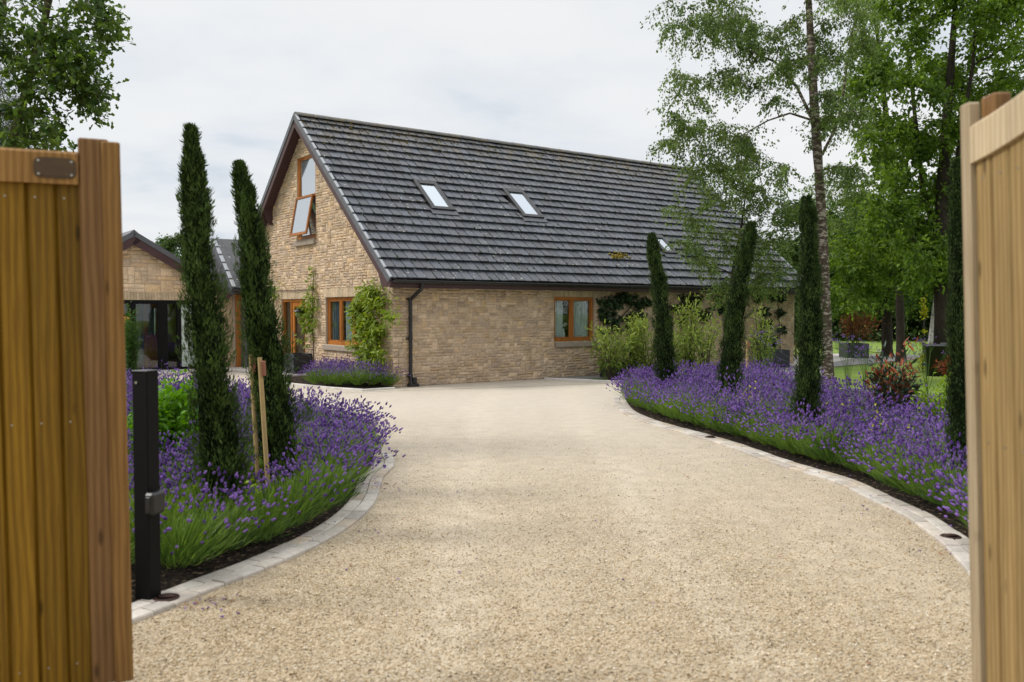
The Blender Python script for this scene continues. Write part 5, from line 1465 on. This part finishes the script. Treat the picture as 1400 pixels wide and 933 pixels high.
# tall birch
BY = 19.6
cs = []
for px, py, rp_, n in ((955, 120, 48, 9), (935, 178, 30, 6), (990, 215, 42, 9), (978, 50, 55, 9), (1040, 25, 50, 8), (1062, 110, 30, 3), (1025, 205, 26, 2), (1085, 60, 40, 6), (1150, 55, 42, 7), (1158, 135, 38, 6), (1075, 245, 22, 2), (965, 232, 22, 4), (1150, 225, 26, 3), (1010, 135, 34, 2), (1000, -60, 80, 8), (1085, -100, 90, 9), (1160, -60, 60, 7), (930, 20, 34, 4), (1180, 20, 40, 5), (1015, 262, 30, 4), (1120, 180, 26, 2)):
    cs += blob(r, px, py, rp_, n, BY, 1.3)
tree('birch_tree', 'tall airy birch with a mottled pale trunk behind the lavender', 'birch', [T(1133, 534, BY), T(1129, 430, BY), T(1124, 300, BY), T(1117, 200, BY), T(1111, 110, BY), T(1106, 10, BY), T(1100, -110, BY + .2)], (.135, .115, .105, .10, .09, .07, .03), cs, 'birch_leaf', 'birch_bark', 301, .070, .046, 11, 32, .66, hang=.75, lift=.20, minnode=.42, tintb=.55,
     extra=[([T(1124, 212, BY), T(1140, 180, BY - .3), T(1150, 150, BY - .4), T(1158, 90, BY - .5), T(1168, 30, BY - .5)], .035), ([T(1113, 168, BY), T(1090, 120, BY + .2), T(1060, 85, BY + .3), T(1020, 68, BY + .3)], .04), ([T(1112, 165, BY), T(1080, 155, BY + .3), T(1050, 165, BY + .5), T(1005, 190, BY + .4)], .028)])
# young birch in front of the far end of the roof
cs = []
for px, py, rp_, n in ((962, 285, 34, 6), (950, 330, 26, 5), (990, 340, 40, 9), (1040, 300, 40, 8), (1062, 345, 34, 7), (1020, 375, 32, 7), (1082, 305, 30, 5), (1008, 275, 28, 5), (985, 395, 24, 4), (1055, 385, 26, 5), (935, 270, 16, 2)):
    cs += blob(r, px, py, rp_, n, 20.3, .9)
tree('birch_tree', 'young low crowned birch in front of the far end of the roof', 'birch', [(P(1003, 480, 20.3).x, 20.3, 0), T(1001, 440, 20.3), T(1000, 380, 20.3), T(1012, 320, 20.3), T(1020, 265, 20.3)], (.055, .05, .04, .03, .015), cs, 'birch_leaf', 'dark_bark', 302, .060, .042, 9, 24, .50, hang=.4, lift=.15, minnode=.25, tintb=.62)
# yellow green birch further back
cs = []
for px, py, rp_, n in ((1165, 20, 45, 8), (1195, 90, 40, 8), (1150, 140, 36, 6), (1190, 180, 36, 6), (1140, 255, 36, 6), (1175, 270, 32, 6), (1215, 30, 40, 6), (1140, 320, 30, 5), (1170, -50, 60, 8)):
    cs += blob(r, px, py, rp_, n, 28, 1.4)
tree('birch_tree', 'drooping yellow green birch between tall birch and broad maple', 'birch', [(P(1232, 480, 28).x, 28, 0), T(1230, 400, 28), T(1222, 250, 28), T(1205, 100, 28), T(1190, -40, 28)], (.14, .12, .10, .07, .03), cs, 'birch_leaf', 'dark_bark', 303, .085, .055, 10, 26, .8, hang=.7, minnode=.3, tintb=.8)
# broad maple
cs = []
for px, py, rp_, n in ((1240, 60, 60, 9), (1310, 45, 60, 9), (1375, 60, 55, 8), (1270, 140, 55, 9), (1340, 130, 50, 7), (1215, 200, 42, 7), (1255, 235, 50, 8), (1300, 225, 46, 6), (1205, 290, 42, 7), (1262, 310, 48, 8), (1180, 345, 36, 6), (1230, 378, 46, 8), (1292, 365, 36, 5), (1160, 395, 30, 4), (1390, 140, 46, 6), (1205, 125, 34, 5), (1330, -30, 80, 9), (1250, -50, 70, 8), (1420, 0, 70, 7), (1440, 180, 60, 6)):
    cs += blob(r, px, py, rp_, n, 24.0, 1.9)
MY = 24.0
tree('maple_tree', 'broad bright green maple with a dark rugged trunk above the black tubs', 'maple', [(P(1291, 505, MY).x, MY, 0), T(1292, 440, MY), T(1290, 370, MY), T(1288, 300, MY), T(1292, 200, MY), T(1300, 90, MY), T(1310, -40, MY)], (.30, .27, .24, .20, .14, .10, .04), cs, 'maple_leaf', 'dark_bark', 304, .125, .085, 12, 26, .75, hang=.1, kind='leaf', lift=.1, minnode=.22, tintb=.55, limb=.014,
     extra=[([T(1290, 330, MY), T(1315, 180, MY - .5), T(1330, 90, MY - .6), T(1335, 10, MY - .6)], .07), ([T(1290, 360, MY), T(1262, 260, MY + .4), T(1250, 150, MY + .4), T(1240, 60, MY + .4)], .08), ([T(1320, 235, MY), T(1290, 255, MY + .2), T(1265, 275, MY + .3)], .03)])
# white stem leaning beside it
tree('birch_tree', 'white barked birch stem leaning beside the dark maple trunk', 'birch', [(P(1270, 495, 25.2).x, 25.2, 0), T(1275, 455, 25.2), T(1281, 410, 25.2), T(1284, 350, 25.2), T(1286, 250, 25.4), T(1290, 150, 25.6)], (.10, .10, .09, .08, .06, .03), blob(r, 1290, 180, 45, 9, 25.6, .8), 'birch_leaf', 'white_bark', 305, .075, .05, 9, 24, .6, hang=.4, minnode=.5)
# small round tree on the lawn
cs = []
for px, py, rp_, n in ((1212, 375, 48, 12), (1165, 400, 34, 8), (1255, 395, 34, 8), (1212, 320, 40, 9), (1180, 345, 30, 6), (1245, 345, 30, 6), (1140, 385, 22, 4)):
    cs += blob(r, px, py, rp_, n, 31.5, 1.5)
tree('lawn_tree', 'round crowned tree with a straight trunk standing on the lawn', 'tree', [(P(1213, 490, 31.5).x, 31.5, 0), T(1213, 455, 31.5), T(1212, 420, 31.5), T(1213, 380, 31.5), T(1213, 320, 31.5)], (.20, .18, .16, .13, .05), cs, 'maple_leaf', 'dark_bark', 306, .15, .10, 10, 20, .7, kind='leaf', minnode=.5, tintb=.22)

# oak at the drive entrance (leaves close to the lens)
cs = []
OY = 10.5
for px, py, rp_, n in ((140, 24, 14, 4), (122, 8, 14, 3), (146, 50, 10, 2), (160, 30, 6, 1), (132, 72, 9, 2), (118, 78, 12, 3), (100, 60, 16, 4), (88, 88, 18, 4), (110, 100, 12, 3), (82, 40, 16, 3), (60, 70, 20, 4), (40, 40, 22, 4), (120, 128, 16, 4), (140, 132, 10, 2), (100, 125, 16, 3), (125, 150, 10, 2), (60, 120, 22, 4), (30, 100, 24, 5), (20, 150, 24, 5), (60, 168, 20, 4), (80, 190, 14, 3), (30, 195, 24, 5), (10, 60, 26, 5), (8, 10, 26, 4), (-30, 60, 40, 8), (-40, 140, 40, 8), (-60, 0, 60, 8), (40, -30, 40, 6), (110, -30, 30, 4), (-90, 90, 60, 8)):
    cs += blob(r, px, py, rp_, n, OY, .5)
tree('oak_tree', 'oak with lobed leaves reaching over the amber gate', 'oak', [(P(-70, 500, OY).x, OY, 0), T(-72, 400, OY), T(-66, 250, OY), T(-66, 120, OY), T(-80, -60, OY), T(-85, -180, OY)], (.15, .14, .13, .11, .09, .05), cs, 'oak_leaf', 'oak_bark', 307, .105, .058, 6, 8, .22, kind='oak', lift=.05, minnode=.3, tintb=.45, limb=.008, twig_r=.0035,
     extra=[([T(-66, 330, OY), T(-20, 260, OY - .1), T(16, 196, OY - .1), T(34, 130, OY), T(48, 75, OY), T(62, 25, OY), T(72, -20, OY), T(80, -80, OY)], .062), ([T(48, 75, OY), T(58, 40, OY - .05), T(64, 0, OY - .1), T(66, -60, OY - .1)], .04), ([T(-66, 200, OY), T(-20, 110, OY + .4), T(5, 20, OY + .5), T(6, -50, OY + .5)], .055), ([T(20, 190, OY), T(60, 178, OY), T(85, 172, OY)], .012), ([T(38, 110, OY), T(75, 100, OY), T(110, 118, OY)], .012), ([T(62, 25, OY), T(95, 20, OY - .1), T(130, 10, OY - .1), T(146, 22, OY - .1)], .011)])
# dark conifer behind it at the edge of the picture
cs = []
for px, py, rp_, n in ((-10, 110, 22, 6), (-5, 160, 24, 6), (8, 195, 18, 5), (-20, 60, 20, 4), (-20, 210, 30, 6)):
    cs += blob(r, px, py, rp_, n, 12.5, .4)
tree('conifer_tree', 'dark fine needled conifer behind the oak at the amber gate', 'conifer', [(P(-40, 500, 12.5).x, 12.5, 0), T(-38, 300, 12.5), T(-34, 160, 12.5), T(-30, 20, 12.5)], (.14, .12, .09, .03), cs, 'dark_leaf', 'oak_bark', 308, .07, .008, 16, 40, .35, kind='diamond', minnode=.3, lift=0)

# woodland edge: three kinds built once, then copied
def wood_proto(seed, H, R, label, leaf, zlow):
    rr = np.random.default_rng(seed); cs = []
    for _ in range(70):
        z = rr.uniform(zlow, 1); w = R * (math.sin(min(1, (z - zlow) / (1 - zlow) * .85 + .15) * PI)) ** .6
        a = rr.uniform(0, 6.28); q = math.sqrt(rr.uniform(.1, 1)) * w; cs.append((math.cos(a) * q, math.sin(a) * q, z * H))
    return tree('woodland_tree', label, 'tree', [(0, 0, 0), (.1, 0, H * .3), (-.1, .1, H * .6), (0, 0, H * .95)], (.24, .2, .14, .05), cs, leaf, 'dark_bark', seed, .30, .20, 9, 16, 1.0, kind='leaf', minnode=.15, tintb=.4, group='trees along the edge of the lawn', twig_r=.012)
spots = [  # kind, px, distance, scale, label
    (0, 1100, 58, 1.10, 'dark woodland tree showing right of the house end behind the hedge'), (1, 1140, 52, 1.0, 'dark woodland tree behind the tall birch trunk'), (2, 1175, 55, 1.05, 'dark woodland tree behind the copper shrub'),
    (0, 1215, 50, .95, 'dark woodland tree behind the round tree on the lawn'), (1, 1250, 54, 1.05, 'dark woodland tree behind the thin flower pole'), (2, 1290, 50, 1.1, 'dark woodland tree behind the maple trunk'),
    (0, 1335, 54, 1.1, 'dark woodland tree behind the pale gate edge'), (1, 1385, 50, 1.1, 'dark woodland tree hidden low behind the pale gate'), (2, 1440, 52, 1.15, 'dark woodland tree beyond the pale gate, outermost'), (1, 1060, 75, .95, 'woodland tree furthest away behind the house end'),
    (0, 250, 62, .53, 'far tree showing above the annex roof beside the shaggy cypress'), (2, 226, 70, .52, 'far tree showing just over the ridge of the annex'), (1, 290, 75, .58, 'far tree between annex and house, lowest of its row')]
protos = [wood_proto(401, 13, 4.2, 'x', 'far_leaf', .12), wood_proto(402, 11, 4.0, 'x', 'far_leaf', .08), wood_proto(403, 14, 4.4, 'x', 'hazel_leaf', .14)]
used = set()
for k, px, Y, s, lab in spots:
    o = protos[k] if k not in used else copy_tree(protos[k]); used.add(k)
    x = P(px, 425, Y).x
    o.location = (x, Y, 0); o.scale = (s, s, s * (.60 if px > 1000 else 1)); o.rotation_euler = (0, 0, (px * 1.7) % 6.28); o['label'] = lab
    if px < 400: o['group'] = 'far trees behind the annex'
# shady thicket at the foot of the wood
nb = NB(); rr = np.random.default_rng(31); n = 15000
u = rr.uniform(0, 1, n); X = 14 + u * 42; Yy = 49.5 + rr.normal(0, 1.3, n); hz = rr.uniform(0, 1, n) ** 1.4 * (2.3 + 1.1 * np.sin(u * 31) + .7 * np.sin(u * 77))
nb.leaves(np.stack([X, Yy, np.abs(hz)], 1), rdirs(rr, n), rdirs(rr, n), rr.uniform(.2, .42, n), rr.uniform(.12, .24, n), np.clip(rr.normal(.22, .2, n), 0, 1), 0, 'leaf')
tag(nb.build('undergrowth', [M['far_leaf']]), 'shady undergrowth along the far edge of the lawn', 'undergrowth', None, 'stuff')
# clipped hedge beyond the house end
hx0, hx1 = P(1050, 430, 42).x, P(1128, 430, 42).x; ht = P(1080, 431, 42).z
root = empty('hedge', ((hx0 + hx1) / 2, 42, 0)); tag(root, 'clipped box hedge beyond the far corner of the house', 'hedge'); w = (hx1 - hx0) / 2
mb = MB(); mb.box((-w, -.45, 0), (w, .45, ht - .08), bev=.1); mb.build('inner_growth', M['cypress_core'], root)
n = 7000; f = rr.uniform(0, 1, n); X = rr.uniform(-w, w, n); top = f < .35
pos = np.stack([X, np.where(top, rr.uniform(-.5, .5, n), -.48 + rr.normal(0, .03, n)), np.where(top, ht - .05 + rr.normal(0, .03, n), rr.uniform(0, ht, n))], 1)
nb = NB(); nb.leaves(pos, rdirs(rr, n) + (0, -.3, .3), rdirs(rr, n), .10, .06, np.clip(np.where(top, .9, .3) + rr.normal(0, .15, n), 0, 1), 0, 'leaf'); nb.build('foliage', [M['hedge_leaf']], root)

# ================================================================== gates
def gate(name, label, org, rz, lean, L, boards_w, mats, sx, H=2.30, stile_h=2.37, sweep=0.0, plaque=False, strip=.072, stile=.085, overlap=False):
    """local x runs from the free stile towards the hinge, the seen face looks along -y"""
    root = empty(name, org); root.rotation_euler = (lean[0], lean[1], rz); tag(root, label, 'gate')
    board, frame, rail = mats; gr = random.Random(len(label)); off = lambda: (gr.uniform(0, 9), gr.uniform(0, 9), gr.uniform(0, 9))
    z0 = .07
    mb = MB(); mb.box((sx * 0 if sx > 0 else -strip, -.055 if not overlap else -.017, z0), (strip if sx > 0 else 0, -.008 if not overlap else .03, stile_h - .012), off(), 0, .006); mb.build('meeting_strip', M[frame], root)
    a = strip + .001; s0, s1 = (a, a + stile) if sx > 0 else (-a - stile, -a + .03)
    mb = MB(); mb.box((s0, -.035 if not overlap else .026, z0), (s1, .045 if not overlap else .09, stile_h), off(), 0, .007); mb.build('stile', M['gate_stile'], root)
    b0 = a + (0 if overlap else stile) + .001
    n = 14
    def top(u): return H + sweep * (u / L) ** 1.5
    def rail_at(zf, h, y0, y1, nm, m):
        mb = MB(); c = off()
        for k in range(n):
            u0, u1 = b0 + (L - b0) * k / n, b0 + (L - b0) * (k + 1) / n
            x0, x1 = (u0, u1) if sx > 0 else (-u1, -u0)
            za, zb = (zf(u0), zf(u1)) if sx > 0 else (zf(u1), zf(u0))
            mb.poly([(x0, y0, za - h), (x1, y0, zb - h), (x1, y1, zb - h), (x0, y1, za - h), (x0, y0, za - .012), (x1, y0, zb - .012), (x1, y0 + .012, zb), (x0, y0 + .012, za), (x1, y1, zb), (x0, y1, za)],
                    [(0, 1, 5, 4), (4, 5, 6, 7), (7, 6, 8, 9), (9, 8, 2, 3), (0, 3, 2, 1), (0, 4, 7, 9, 3), (1, 2, 8, 6, 5)], c)
        return mb.build(nm, M[m], root, recalc=True)
    rail_at(top, .135, -.038 if not overlap else -.013, .025, 'top_rail', rail)
    rail_at(lambda u: .24, .16, .0225 + (.014 if overlap else 0), .055, 'bottom_rail', frame); rail_at(lambda u: 1.25, .12, .0225 + (.014 if overlap else 0), .055, 'middle_rail', frame)
    mb = MB(); u = b0 - (.02 if not overlap else -.001)
    while u < L:
        u1 = min(u + boards_w, L); x0, x1 = (u, u1) if sx > 0 else (-u1, -u); zt = top((u + u1) / 2) - .10
        c = off(); v = .009; y = -.012 if not overlap else .002; by = y + .032
        mb.poly([(x0, y + .014, z0), (x0 + v, y, z0), (x1 - v, y, z0), (x1, y + .014, z0), (x1, by, z0), (x0, by, z0), (x0, y + .014, zt), (x0 + v, y, zt), (x1 - v, y, zt), (x1, y + .014, zt), (x1, by, zt), (x0, by, zt)],
                [(0, 1, 7, 6), (1, 2, 8, 7), (2, 3, 9, 8), (3, 4, 10, 9), (4, 5, 11, 10), (5, 0, 6, 11), (0, 5, 4, 3, 2, 1), (6, 7, 8, 9, 10, 11)], c)
        u += boards_w
    bo = mb.build('board_panel', M[board], root)
    u = b0 + .002; ncopy = None
    while u < L:
        for z in (.17, 1.19, H - .19):
            x = (u + boards_w / 2) * sx
            if ncopy is None:
                nl = MB(); nl.tube([(0, y - .0015, 0), (0, y + .006, 0)], .004, 8); ncopy = nl.build('nail', M['screw'], bo); ncopy.location = (x, 0, z)
            else:
                cc = ncopy.copy(); COL.objects.link(cc); cc.parent = bo; cc.location = (x, 0, z)
        u += boards_w
    if plaque:
        q = MB(); cx = b0 + .085; n_ = 24; pts = []
        w, h = .078, .042
        for i in range(n_):
            th_ = 2 * PI * i / n_; c_, s_ = math.cos(th_), math.sin(th_); pts.append((w * math.copysign(abs(c_) ** .45, c_), h * math.copysign(abs(s_) ** .45, s_)))
        zc = H - .072
        q.prism(pts, X3, Z3, (cx * sx, -.038, zc), -Y3, 0, .005); q.prism([(a_ * .88, b_ * .82) for a_, b_ in pts], X3, Z3, (cx * sx, -.043, zc), -Y3, 0, .002)
        pl = q.build('plaque', M['bronze'], root)
        sc_ = MB()
        for i in (-1, 1):
            for j in (-1, 1): sc_.tube([(cx * sx + i * .060, -.043, zc + j * .027), (cx * sx + i * .060, -.048, zc + j * .027)], .005, 10)
        sc_.build('screw', M['screw'], pl)
    return root
YL = 3.75
pl_ = P(172, 560, YL)
gate('timber_gate', 'amber brown boarded timber gate with a dark plaque on its top rail', (P(182, 925, YL).x, YL, 0), math.atan2(.45, .89), (0, math.radians(-.55)), 1.75, .106, ('gate', 'gate_frame', 'gate_frame'), -1, H=2.305, stile_h=2.365, plaque=True)
YR = 3.16
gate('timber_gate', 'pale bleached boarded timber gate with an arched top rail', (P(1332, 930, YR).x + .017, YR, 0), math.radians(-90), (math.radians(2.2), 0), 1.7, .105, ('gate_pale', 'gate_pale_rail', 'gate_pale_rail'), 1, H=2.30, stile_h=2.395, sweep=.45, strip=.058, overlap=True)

# ================================================================== camera, light, sky
cam = bpy.data.cameras.new('camera'); co = bpy.data.objects.new('camera', cam); COL.objects.link(co)
co.location = (0, 0, EYE); co.rotation_euler = (PI / 2 - PITCH, 0, 0)
cam.sensor_width = 36; cam.lens = F_PX / 1400 * 36; cam.clip_start = .05; cam.clip_end = 2000
cam.dof.use_dof = True; cam.dof.focus_distance = 15.0; cam.dof.aperture_fstop = 2.4
SC.camera = co

TO_SUN = Vector((-.74, -.02, .68)).normalized()
sun = bpy.data.lights.new('sun', 'SUN'); so_ = bpy.data.objects.new('sun', sun); COL.objects.link(so_)
sun.energy = 2.4; sun.angle = math.radians(14); sun.color = (1, .95, .88)
so_.rotation_euler = (-TO_SUN).to_track_quat('-Z', 'Y').to_euler()

wd = bpy.data.worlds.new('World'); SC.world = wd; wd.use_nodes = True; nt = wd.node_tree
for n_ in list(nt.nodes): nt.nodes.remove(n_)
out = nt.nodes.new('ShaderNodeOutputWorld'); bg = nt.nodes.new('ShaderNodeBackground'); bg.inputs[1].default_value = .10
sky = nt.nodes.new('ShaderNodeTexSky'); sky.sky_type = 'NISHITA'; sky.sun_disc = False
sky.sun_elevation = math.asin(TO_SUN.z); sky.sun_rotation = math.atan2(TO_SUN.x, TO_SUN.y)
tc = nt.nodes.new('ShaderNodeTexCoord')
sep = nd(nt, 'SeparateXYZ', {0: tc.outputs['Generated']})
# flattened cloud deck: divide by height so the clouds shrink towards the horizon
hz = nd(nt, 'Math', {0: sep.outputs[2], 1: .16}, operation='ADD')
hz = nd(nt, 'Math', {0: hz.outputs[0], 1: .08}, operation='MAXIMUM')
cx = nd(nt, 'Math', {0: sep.outputs[0], 1: hz.outputs[0]}, operation='DIVIDE'); cy = nd(nt, 'Math', {0: sep.outputs[1], 1: hz.outputs[0]}, operation='DIVIDE')
cv = nd(nt, 'CombineXYZ', {0: cx.outputs[0], 1: cy.outputs[0], 2: 3.7})
n1 = noise(nt, cv.outputs[0], .85, 6, .52, .25)
n2 = noise(nt, cv.outputs[0], 2.6, 6, .55, .2)
nn_ = nd(nt, 'Math', {0: n1, 1: nd(nt, 'Math', {0: n2, 1: .35}, operation='MULTIPLY').outputs[0]}, operation='ADD')
deck = ramp(nt, nn_.outputs[0], [(.47, (.73, .79, .865)), (.55, (.865, .905, .95)), (.66, (.955, .97, .985)), (.82, (1.0, 1.0, 1.0))])
# an overcast sky is about three times brighter overhead than at the horizon
up = nd(nt, 'MapRange', {'Value': sep.outputs[2], 'From Min': 0.42, 'From Max': 1.0, 'To Min': 9.4, 'To Max': 20.0})
dk = nd(nt, 'VectorMath', {0: deck, 'Scale': up.outputs[0]}, operation='SCALE')
fin = mixc(nt, .93, sky.outputs[0], dk.outputs[0])
nt.links.new(fin, bg.inputs[0]); nt.links.new(bg.outputs[0], out.inputs[0])

SC.view_settings.view_transform = 'Standard'; SC.view_settings.look = 'None'; SC.view_settings.gamma = 1; SC.view_settings.exposure = 0.0
SC.view_settings.use_curve_mapping = False
SC.cycles.max_bounces = 7; SC.cycles.diffuse_bounces = 3; SC.cycles.glossy_bounces = 3; SC.cycles.transparent_max_bounces = 8
SC.cycles.use_denoising = True
SC.render.film_transparent = False
